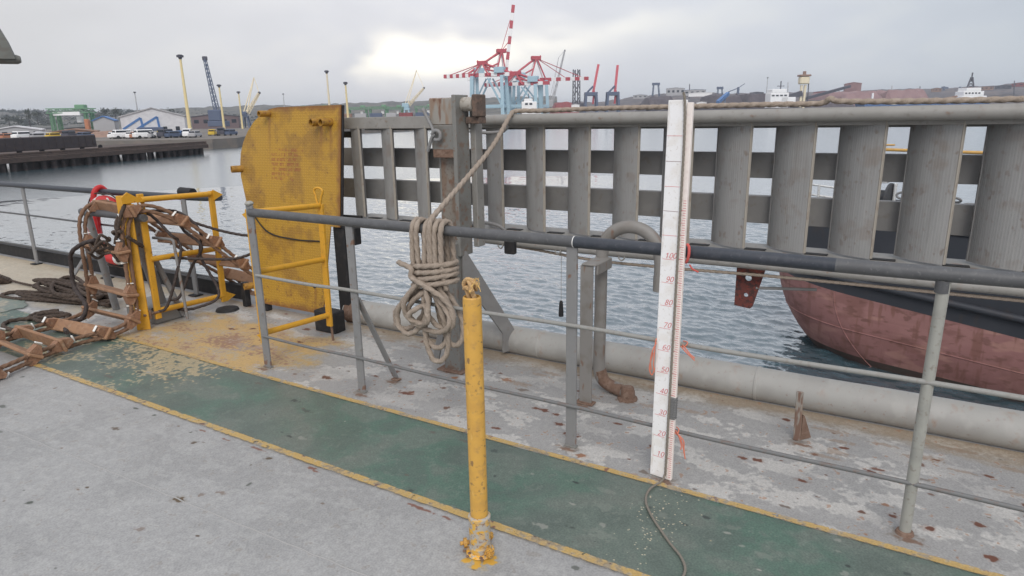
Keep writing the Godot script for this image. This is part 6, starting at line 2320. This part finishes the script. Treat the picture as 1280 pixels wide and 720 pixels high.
	# ---- right shore
	heap("coal_heap", "long dark coal heap under the hill left of the white board", 800, 850, 119, 740, M.coal, "coal heap", 502, 0.5)
	heap("coal_heap", "dark coal heap between the white board and the white ship's house", 876, 930, 117, 700, M.coal, "coal heap", 503, 0.55)
	heap("coal_heap", "dark coal heap left of the white ship's house", 920, 974, 116, 690, M.coal, "coal heap", 504, 0.6)
	heap("coal_heap", "low dark coal heap in front of the red ore heap", 985, 1075, 124, 640, M.coal, "coal heap", 505, 0.5)
	heap("ore_heap", "long pale red ore heap behind the blue ship", 1015, 1095, 114, 700, M.ore, "ore heap", 506, 0.7)
	heap("ore_heap", "dark reddish ore heap at the right end of the pale red one", 1085, 1150, 112, 720, M.ore, "ore heap", 507, 0.65)
	house("plant", "reddish ore plant building rising over the pale red heap", 1058, 1076, 125, 105, 720, 20, 1.0, M.ore, M.far_darkred, "plant")
	house("plant", "grey industrial building on the ridge left of the white board", 836, 858, 120, 111, 900, 20, 0.8, M.far_grey, M.far_grey, "plant", 4)
	house("plant", "grey stepped plant building on the ridge behind the white board", 858, 884, 120, 113, 890, 20, 0.4, M.far_grey, M.far_navy, "plant", 4)
	house("shed", "long white flat-roofed building on the ridge right of the white board", 864, 892, 121, 116.5, 800, 20, 0.3, M.far_white, M.far_white, "shed")
	house("shed", "small white house at the foot of the coal heap right of the white board", 874, 886, 131, 128, 640, 8, 0.5, M.far_white, M.far_grey, "shed")
	for q in [[820, 121, 105, 5.0, "dark portal hoist on the ridge left of the white board"], [900, 121, 110, 4.0, "small dark hoist frame on the ridge above the blue conveyor"]]:
		var g := site(q[0], q[1], 860)
		var top := site(q[0], q[2], 860)
		t = thing("hoist_frame", q[4], "hoist", g)
		b = B.new()
		for s in [-1.0, 1.0]:
			b.lattice(g + right_dir * s * q[3] + Vector3.DOWN * 6, top + right_dir * s * q[3] * 0.6, 1.4, 1.2, 4, 0.5)
		b.bar(top - right_dir * q[3], top + right_dir * q[3], 3.0, 3.0, Vector3.UP)
		part(b, "frame", M.far_navy, t)
	var ca := site(897, 128, 620)
	t = thing("conveyor", "slanting blue conveyor gallery on the coal quay right of the white board", "conveyor", ca)
	b = B.new()
	b.bar(ca, site(910, 117, 640), 3.0, 3.0, Vector3.UP)
	part(b, "gallery", M.far_cobalt, t)
	b = B.new()
	b.bar(site(906, 121, 634), site(906, 135, 634), 1.6, 1.6, right_dir)
	b.bar(site(901, 125, 628), site(901, 135, 628), 1.6, 1.6, right_dir)
	part(b, "trestle", M.far_navy, t)
	var sc := site(922, 118, 760)
	t = thing("stacker", "small dark stacker with slanted arms on top of the coal heaps", "stacker", sc)
	b = B.new()
	b.bar(sc + Vector3.DOWN * 8, site(923, 109, 760), 2.2, 2.2, right_dir)
	b.bar(site(910, 115, 760), site(923, 110, 760), 0.9, 0.9, right_dir)
	b.bar(site(923, 110, 760), site(931, 104.5, 760), 0.7, 0.7, right_dir)
	part(b, "mast_and_arms", M.far_navy, t)
	# dark bulk carrier whose name is just readable over the rope, with its white house aft
	var hs := ground_at(815, 560, WATER)
	var he := ground_at(1006, 560, WATER)
	t = thing("bulk_carrier", "dark bulk carrier with a white house lying behind the gangway's top rope", "ship", (hs + he) / 2)
	b = B.new()
	var L := hs.distance_to(he)
	var hf := Transform3D(Basis(right_dir, Vector3.UP, -away_dir), hs)
	b.plate(hf * Transform3D(Basis(), V(0, 0, -16)), PackedVector2Array([Vector2(4, 0), Vector2(L - 3, 0), Vector2(L, 9.6), Vector2(L - 2, 9.8), Vector2(8, 9.2), Vector2(0, 10.4)]), 16)
	part(b, "hull", M.hull_far, t)
	b = B.new()
	for q in [[L - 22, 9.5, 15.0, 12.0], [L - 21, 21.5, 12.0, 3.0], [L - 13, 12.0, 12.0, 6.0]]:
		b.box(hf * Transform3D(Basis(), V(q[0] + q[2] / 2 - 4, q[1] + q[3] / 2, -8)), V(q[2], q[3], 12), 0.3)
	part(b, "deckhouse", M.far_white, t)
	for k in 4:
		b = B.new()
		b.box(hf * Transform3D(Basis(), V(L - 24 + 3.4 * k, 19.4, -1.9)), V(2.2, 1.1, 0.3))
		part(b, "bridge_window", M.glass, t)
	b = B.new()
	b.bar(hf * V(L - 16, 24, -8), hf * V(L - 16, 31, -8), 0.7, 0.7, right_dir)
	b.bar(hf * V(L - 19, 27, -8), hf * V(L - 13, 27, -8), 0.5, 0.5, right_dir)
	part(b, "radar_mast", M.far_dark, t)
	var font := SystemFont.new()
	font.font_names = PackedStringArray(["Droid Sans"])
	font.font_weight = 700
	var tm := TextMesh.new()
	tm.text = "ROCIMAR"
	tm.font = font
	tm.font_size = 32
	tm.pixel_size = 2.6 / 32.0
	tm.depth = 0.2
	var o := MeshInstance3D.new()
	o.name = "ship_name"
	o.mesh = tm
	o.material_override = M.far_white
	o.transform = Transform3D(hf.basis * Basis.from_scale(V(1.7, 1, 1)), hf * V(hs.distance_to(ground_at(906, 560, WATER)), 7.4, 0.15) - t.position)
	t.add_child(o)
	# cream ship-loader tower
	var sl := stand_at(1005, 620)
	t = thing("loader_tower", "tall cream ship-loader tower with a boxy head right of the white ship's house", "ship loader", sl.origin)
	for x in [-3.4, 3.4]:
		b = B.new()
		b.bar(sl * V(x * 0.4, 0, 0), sl * V(x * 0.5, 27, 0), 1.8, 1.8, right_dir)
		part(b, "leg", M.far_cream, t)
	b = B.new()
	b.box(Transform3D(sl.basis, sl * V(0, 31, 0)), V(8.5, 6.5, 6), 0.8)
	part(b, "head", M.far_cream, t)
	b = B.new()
	b.box(Transform3D(sl.basis, sl * V(0, 35.2, 0)), V(10, 1.6, 7), 0.3)
	b.box(Transform3D(sl.basis, sl * V(0, 37.5, 0)), V(2.4, 3, 2.4), 0.3)
	part(b, "head_roof", M.far_brown, t)
	b = B.new()
	b.bar(sl * V(5.5, 0, 0), sl * V(4.5, 30, 0), 0.7, 0.7, right_dir)
	b.bar(sl * V(-14, 16, 0), sl * V(-1, 20, 0), 4.5, 4.0, Vector3.UP)
	part(b, "chute", M.far_dark, t)
	b = B.new()
	b.bar(sl * V(2, 15, 0), site(1062, 108, 640), 2.4, 2.4, Vector3.UP)
	single(b, "conveyor", M.far_dark, "long dark conveyor running right from the cream ship-loader tower to the plant", "conveyor", sl * V(10, 15, 0))
	# blue ship
	var bs := ground_at(1082, 600, WATER)
	var be := ground_at(1240, 600, WATER)
	t = thing("blue_ship", "long blue cargo ship with a white house at its right end", "ship", (bs + be) / 2)
	L = bs.distance_to(be)
	hf = Transform3D(Basis(right_dir, Vector3.UP, -away_dir), bs)
	b = B.new()
	b.plate(hf * Transform3D(Basis(), V(0, 0, -16)), PackedVector2Array([Vector2(5, 0), Vector2(L - 3, 0), Vector2(L, 11.4), Vector2(22, 11.0), Vector2(20, 13.0), Vector2(0, 13.4)]), 16)
	part(b, "hull", M.ship_blue, t)
	b = B.new()
	b.bar(hf * V(24, 11.2, 0.1), hf * V(L - 8, 11.6, 0.1), 0.5, 0.3, Vector3.UP)
	part(b, "bulwark_line", M.far_cream, t)
	b = B.new()
	for q in [[L - 24, 11.0, 22.0, 6.0], [L - 23, 17.0, 18.0, 4.0], [L - 21, 21.0, 13.0, 3.0]]:
		b.box(hf * Transform3D(Basis(), V(q[0] + q[2] / 2, q[1] + q[3] / 2, -8)), V(q[2], q[3], 12), 0.3)
	part(b, "deckhouse", M.far_white, t)
	for k in 5:
		b = B.new()
		b.box(hf * Transform3D(Basis(), V(L - 21 + 2.9 * k, 19.4, -1.9)), V(1.6, 1.2, 0.3))
		part(b, "bridge_window", M.glass, t)
	b = B.new()
	b.lattice(hf * V(L - 14, 24, -8), hf * V(L - 14, 33, -8), 5.0, 1.4, 4, 0.9)
	b.bar(hf * V(L - 14, 30, -8), hf * V(L - 14, 37, -8), 0.8, 0.8, right_dir)
	part(b, "signal_mast", M.far_dark, t)
	b = B.new()
	b.bar(hf * V(L - 62, 11, -6), hf * V(L - 26, 17, -6), 1.6, 1.2, Vector3.UP)
	part(b, "deck_crane_jib", M.far_brown, t)
	b = B.new()
	b.bar(hf * V(10, 13, -5), hf * V(10, 21, -5), 1.3, 1.3, right_dir)
	part(b, "foremast", M.far_white, t)
	for q in [[1180, 113, 108, "dark hopper frame on the right ridge above the blue ship"], [1200, 113, 108.5, "thin dark post on the right ridge beside the white house of the blue ship"]]:
		var g := site(q[0], q[1], 1100)
		t = thing("ridge_frame", q[3], "frame", g)
		b = B.new()
		b.bar(g + Vector3.DOWN * 4, site(q[0], q[2], 1100), 2.4, 2.4, right_dir)
		if q[0] < 1190:
			b.bar(site(q[0] - 3, q[2] + 1.5, 1100), site(q[0] + 5, q[2] + 2.0, 1100), 3.0, 2.0, Vector3.UP)
		part(b, "frame", M.far_navy, t)
	# low clutter along the far shores
	heap("scrap_heap", "grey-blue scrap heap on the quay at the left edge of the harbour", -30, 46, 160, 232, M.scrap, "scrap heap", 508, 0.4)
	heap("sand_heap", "pale brown sand heap on the quay between the shed roofs and the parked vans", 118, 160, 163, 225, M.far_brown, "sand heap", 509, 0.3)
	heap("gravel_heap", "small pale gravel heap behind the yellow loader on the quay", 44, 68, 164, 214, M.far_grey, "gravel heap", 510, 0.2)
	for q in [[1098, 1110, 113.5, "low shed on the ridge over the pale red ore heap"], [1128, 1146, 112, "long low shed on the ridge right of the red ore heaps"], [1166, 1176, 111, "small shed on the right ridge left of the dark hopper frame"], [1246, 1262, 107.5, "low shed on the ridge right of the blue ship's white house"], [940, 956, 116, "low shed on the ridge left of the thin grey light mast"], [795, 812, 119.5, "low shed on the ridge right of the farthest red jib"], [1020, 1044, 115, "long dark red mill hall behind the left part of the pale red heap"], [1202, 1222, 110, "dark red hall on the ridge behind the blue ship's white house"], [1226, 1240, 109, "small hall on the ridge right behind the blue ship's mast"], [1266, 1284, 104.5, "dark red hall on the highest right ridge at the right edge"]]:
		house("shed", q[3], q[0], q[1], q[2] + 4, q[2], 1000, 14, 0.8, M.far_darkred if q[0] in [1020, 1202, 1266] else [M.far_grey, M.far_dark, M.far_brown][int(q[0]) % 3], M.far_dark, "shed", 3)
	for q in [[1115, 107, "thin dark chimney on the ridge over the red ore heaps"], [1150, 108, "thin grey chimney on the ridge left of the small ridge shed"], [862, 105, "grey chimney on the ridge plant behind the white board"], [1268, 101, "thin chimney on the right ridge near the right edge"], [985, 103, "thin pale pole behind the white ship's house"]]:
		var gq := site(q[0], 118, 960)
		var tq := site(q[0], q[1], 960)
		b = B.new()
		b.tube(PackedVector3Array([gq + Vector3.DOWN * 6, tq]), 0.8, 8, false, true, PackedFloat32Array([0.9, 0.6]))
		single(b, "chimney", M.far_grey if int(q[0]) % 2 else M.far_dark, q[2], "chimney", gq)
	# trees on the left hill
	for q in [[10, 145, 620, 0], [34, 137, 560, 1], [22, 147, 600, 0], [45, 140, 640, 0], [62, 139, 700, 0], [130, 136, 700, 0], [143, 136.5, 700, 0], [212, 137, 720, 0]]:
		tree(q[0], q[1], q[2], ["round dark tree on the hill at the left edge", "tall narrow dark tree standing above the left sheds", "dark bush tree between the left edge and the tall narrow tree", "dark tree just right of the tall narrow tree", "low dark tree on the ridge left of the green gantry", "dark tree on the ridge above the blue-roofed shed", "dark tree on the ridge left of the warehouse roof", "dark tree on the ridge behind the warehouse roof"][[10, 34, 22, 45, 62, 130, 143, 212].find(q[0])], q[3] == 1)
	var mm := MultiMesh.new()
	mm.transform_format = MultiMesh.TRANSFORM_3D
	mm.mesh = bush_mesh(5, 1.0)
	var tf := []
	for k in 420:
		var u := rng.randf_range(-150, 560)
		var dd := rng.randf_range(760, 1300)
		var tt := (dd - 620.0) / 880.0
		var y := lerpf(-2.0, height_at(u, 138, 1500), smoothstep(0, 1, tt))
		var p := ground_at(u, dd, y)
		tf.append(Transform3D(Basis.from_scale(V(5, 3.0, 5) * rng.randf_range(0.6, 1.5)), p))
	mm.instance_count = tf.size()
	for k in tf.size():
		mm.set_instance_transform(k, tf[k])
	var mi := MultiMeshInstance3D.new()
	mi.name = "hillside_shrubs"
	mi.multimesh = mm
	mi.material_override = M.leaf
	add_child(mi)
	tag(mi, "dark shrubs scattered over the far hillside", "shrubs", "", "stuff")


func ship(u0: float, u1: float, vb: float, vt: float, depth: float, m: Material, label: String, hullm: Material) -> void:
	var a := ground_at(u0, depth, WATER)
	var w := ground_at(u1, depth, WATER).distance_to(a)
	var f := Transform3D(Basis(right_dir, Vector3.UP, -away_dir), a)
	var t := thing("white_ship", label, "ship", a + right_dir * w / 2)
	var b := B.new()
	b.plate(f * Transform3D(Basis(), V(0, 0, -12)), PackedVector2Array([Vector2(-8, 0), Vector2(w + 8, 0), Vector2(w + 10, 6.5), Vector2(-10, 6.5)]), 12)
	part(b, "hull", hullm, t)
	var y1 := height_at(u0, vt, depth)
	var h := y1 - WATER
	b = B.new()
	b.box(f * Transform3D(Basis(), V(w * 0.42, 6.5 + (h - 9.0) / 2, -6)), V(w * 0.75, h - 9.0, 9), 0.3)
	b.box(f * Transform3D(Basis(), V(w * 0.38, h - 1.6, -6)), V(w * 0.42, 2.6, 8), 0.3)
	b.box(f * Transform3D(Basis(), V(w * 0.88, 8.5, -6)), V(w * 0.28, 4.5, 8), 0.3)
	part(b, "deckhouse", m, t)
	for k in 2:
		b = B.new()
		b.box(f * Transform3D(Basis(), V(w * (0.28 + 0.22 * k), h - 4.2, -1.4)), V(w * 0.14, 1.4, 0.3))
		part(b, "window", M.glass, t)
	b = B.new()
	b.bar(f * V(w * 0.4, h, -6), f * V(w * 0.4, h + 3.5, -6), 0.5, 0.5, right_dir)
	part(b, "mast", M.far_dark, t)


func pier() -> void:
	# a weathered pier on piles, seen beyond the water at the left
	var e0 := V(-104.0, 0, -20.0)
	var e1 := V(-129.6, 0, -87.0)
	var along := (e1 - e0).normalized()
	var back := V(along.z, 0, -along.x)
	if back.x > 0:
		back = -back
	var top := -2.75
	var L := e0.distance_to(e1)
	var t := thing("pier", "long weathered brown pier on dark piles at the left of the harbour", "pier", (e0 + e1) / 2)
	var fr := Transform3D(Basis(along, Vector3.UP, along.cross(Vector3.UP)), V(0, 0, 0))
	var at := func(s: float, w: float, y: float) -> Vector3: return e0 + along * s + back * w + V(0, y, 0)
	var b := B.new()
	b.box(Transform3D(fr.basis, at.call(L / 2, 9.0, top - 0.3)), V(L, 0.6, 18.0), 0.08)
	part(b, "decking", M.pier, t)
	b = B.new()
	b.box(Transform3D(fr.basis, at.call(L / 2, -0.12, top - 0.65)), V(L, 0.8, 0.4), 0.06)
	part(b, "fender_beam", M.pier, t)
	b = B.new()
	b.box(Transform3D(fr.basis, at.call(L / 2, 0.3, top + 0.18)), V(L, 0.36, 0.45), 0.05)
	part(b, "kerb", M.pier, t)
	var s := 0.8
	var k := 0
	while s < L:
		for w in [0.4, 4.0]:
			b = B.new()
			var lean := rng.randf_range(-0.15, 0.15)
			b.tube(PackedVector3Array([at.call(s + lean, w, WATER - 1.5), at.call(s, w, top - 0.5)]), 0.34 + 0.08 * (k % 3), 8)
			part(b, "pile", M.pier_dark, t)
		s += 1.9 if k % 4 else 3.2
		k += 1
	# closed bulkheads between some of the piles
	for q in [[15.0, 24.0], [26.0, 47.0], [49.5, 53.0], [60.5, 71.0]]:
		b = B.new()
		b.box(Transform3D(fr.basis, at.call((q[0] + q[1]) / 2, 1.2, (top + WATER) / 2 - 0.8)), V(q[1] - q[0], 3.4, 0.5), 0.05)
		part(b, "bulkhead", M.pier_dark, t)
	# things standing on it
	for q in [[5.0, 17.0, 3.0, 1.9, "dark low railway wagon at the left end of the pier"], [20.0, 44.0, 3.4, 2.0, "long dark low railway wagon on the pier"]]:
		var wl: float = q[1] - q[0]
		var w := thing("wagon", q[4], "wagon", at.call((q[0] + q[1]) / 2, q[2], top))
		b = B.new()
		b.box(Transform3D(fr.basis, at.call((q[0] + q[1]) / 2, q[2], top + 0.5 + q[3] / 2)), V(wl, q[3], 2.6), 0.08)
		for i in int(wl / 1.5):
			b.box(Transform3D(fr.basis, at.call(q[0] + 0.7 + i * 1.5, q[2] - 1.34, top + 0.5 + q[3] / 2)), V(0.12, q[3] * 0.9, 0.1))
		part(b, "body", M.wagon, w)
		for i in int(wl / 4.0) + 1:
			b = B.new()
			b.lathe(Transform3D(Basis(along, along.cross(Vector3.UP), Vector3.DOWN), at.call(q[0] + 1.0 + i * minf(4.0, wl - 2.0), q[2] - 1.0, top + 0.4)), [Vector2(0, -0.1), Vector2(0.42, -0.1), Vector2(0.42, 0.1), Vector2(0, 0.1)], 10)
			part(b, "wheel", M.tyre, w)
	var yl := thing("loader", "small yellow loader parked between the two dark wagons", "loader", at.call(18.5, 3.0, top))
	b = B.new()
	b.box(Transform3D(fr.basis, at.call(18.5, 3.0, top + 1.0)), V(1.8, 1.0, 1.6), 0.15)
	b.box(Transform3D(fr.basis, at.call(18.3, 3.0, top + 1.9)), V(1.0, 1.0, 1.3), 0.15)
	part(b, "body", M.far_yellow2, yl)
	for i in 2:
		b = B.new()
		b.lathe(Transform3D(Basis(along, along.cross(Vector3.UP), Vector3.DOWN), at.call(17.9 + 1.2 * i, 2.2, top + 0.45)), [Vector2(0, -0.15), Vector2(0.45, -0.15), Vector2(0.45, 0.15), Vector2(0, 0.15)], 10)
		part(b, "wheel", M.tyre, yl)
	# cars and vans on the quay behind, in a row
	var proto := car_proto()
	var mats := [M.far_white, M.far_grey, M.far_white, M.far_orange, M.far_navy, M.far_white, M.far_yellow2, M.far_grey, M.far_white, M.far_cobalt, M.far_white, M.far_dark]
	var hue := ["white", "grey", "white", "orange", "navy", "white", "yellow", "grey", "white", "blue", "white", "dark"]
	var yaw := atan2(-along.z, along.x)
	var row := 0
	for r in [[143.0, 250.0, 190.0, 12], [0.0, 118.0, 198.0, 6], [262.0, 296.0, 205.0, 3]]:
		for i in r[3]:
			var u := lerpf(r[0], r[1], (i + 0.5) / r[3])
			var k2: int = (i * 5 + row * 3) % 12
			var c := copy_of(proto, ground_at(u, r[2] + rng.randf_range(-4, 4)), yaw + rng.randf_range(-0.5, 0.5))
			c.get_node("body").material_override = mats[k2]
			var where: String = [["left end of the row behind the wagon", "second quarter of the row before the warehouse", "middle of the row before the warehouse", "third quarter of the row before the warehouse", "right end of the row before the warehouse"], ["left edge of the quay behind the wagons", "behind the left dark wagon", "behind the yellow loader", "behind the long dark wagon", "right end of the long dark wagon"], ["right of the tall light mast", "between tall mast and blue crane", "below the blue lattice crane", "left of the yellow platform", "nearest the yellow platform"]][row][int(5.0 * i / r[3])]
			tag(c, "%s %s van, %s" % [["first", "second", "third"][int(fposmod(5.0 * i / r[3], 1.0) * 3.0)], hue[k2], where], "van", "vans parked along the quay")
			if i % 3 == 1:
				c.scale = V(1.35, 1.3, 1.1)
		row += 1
	proto.free()
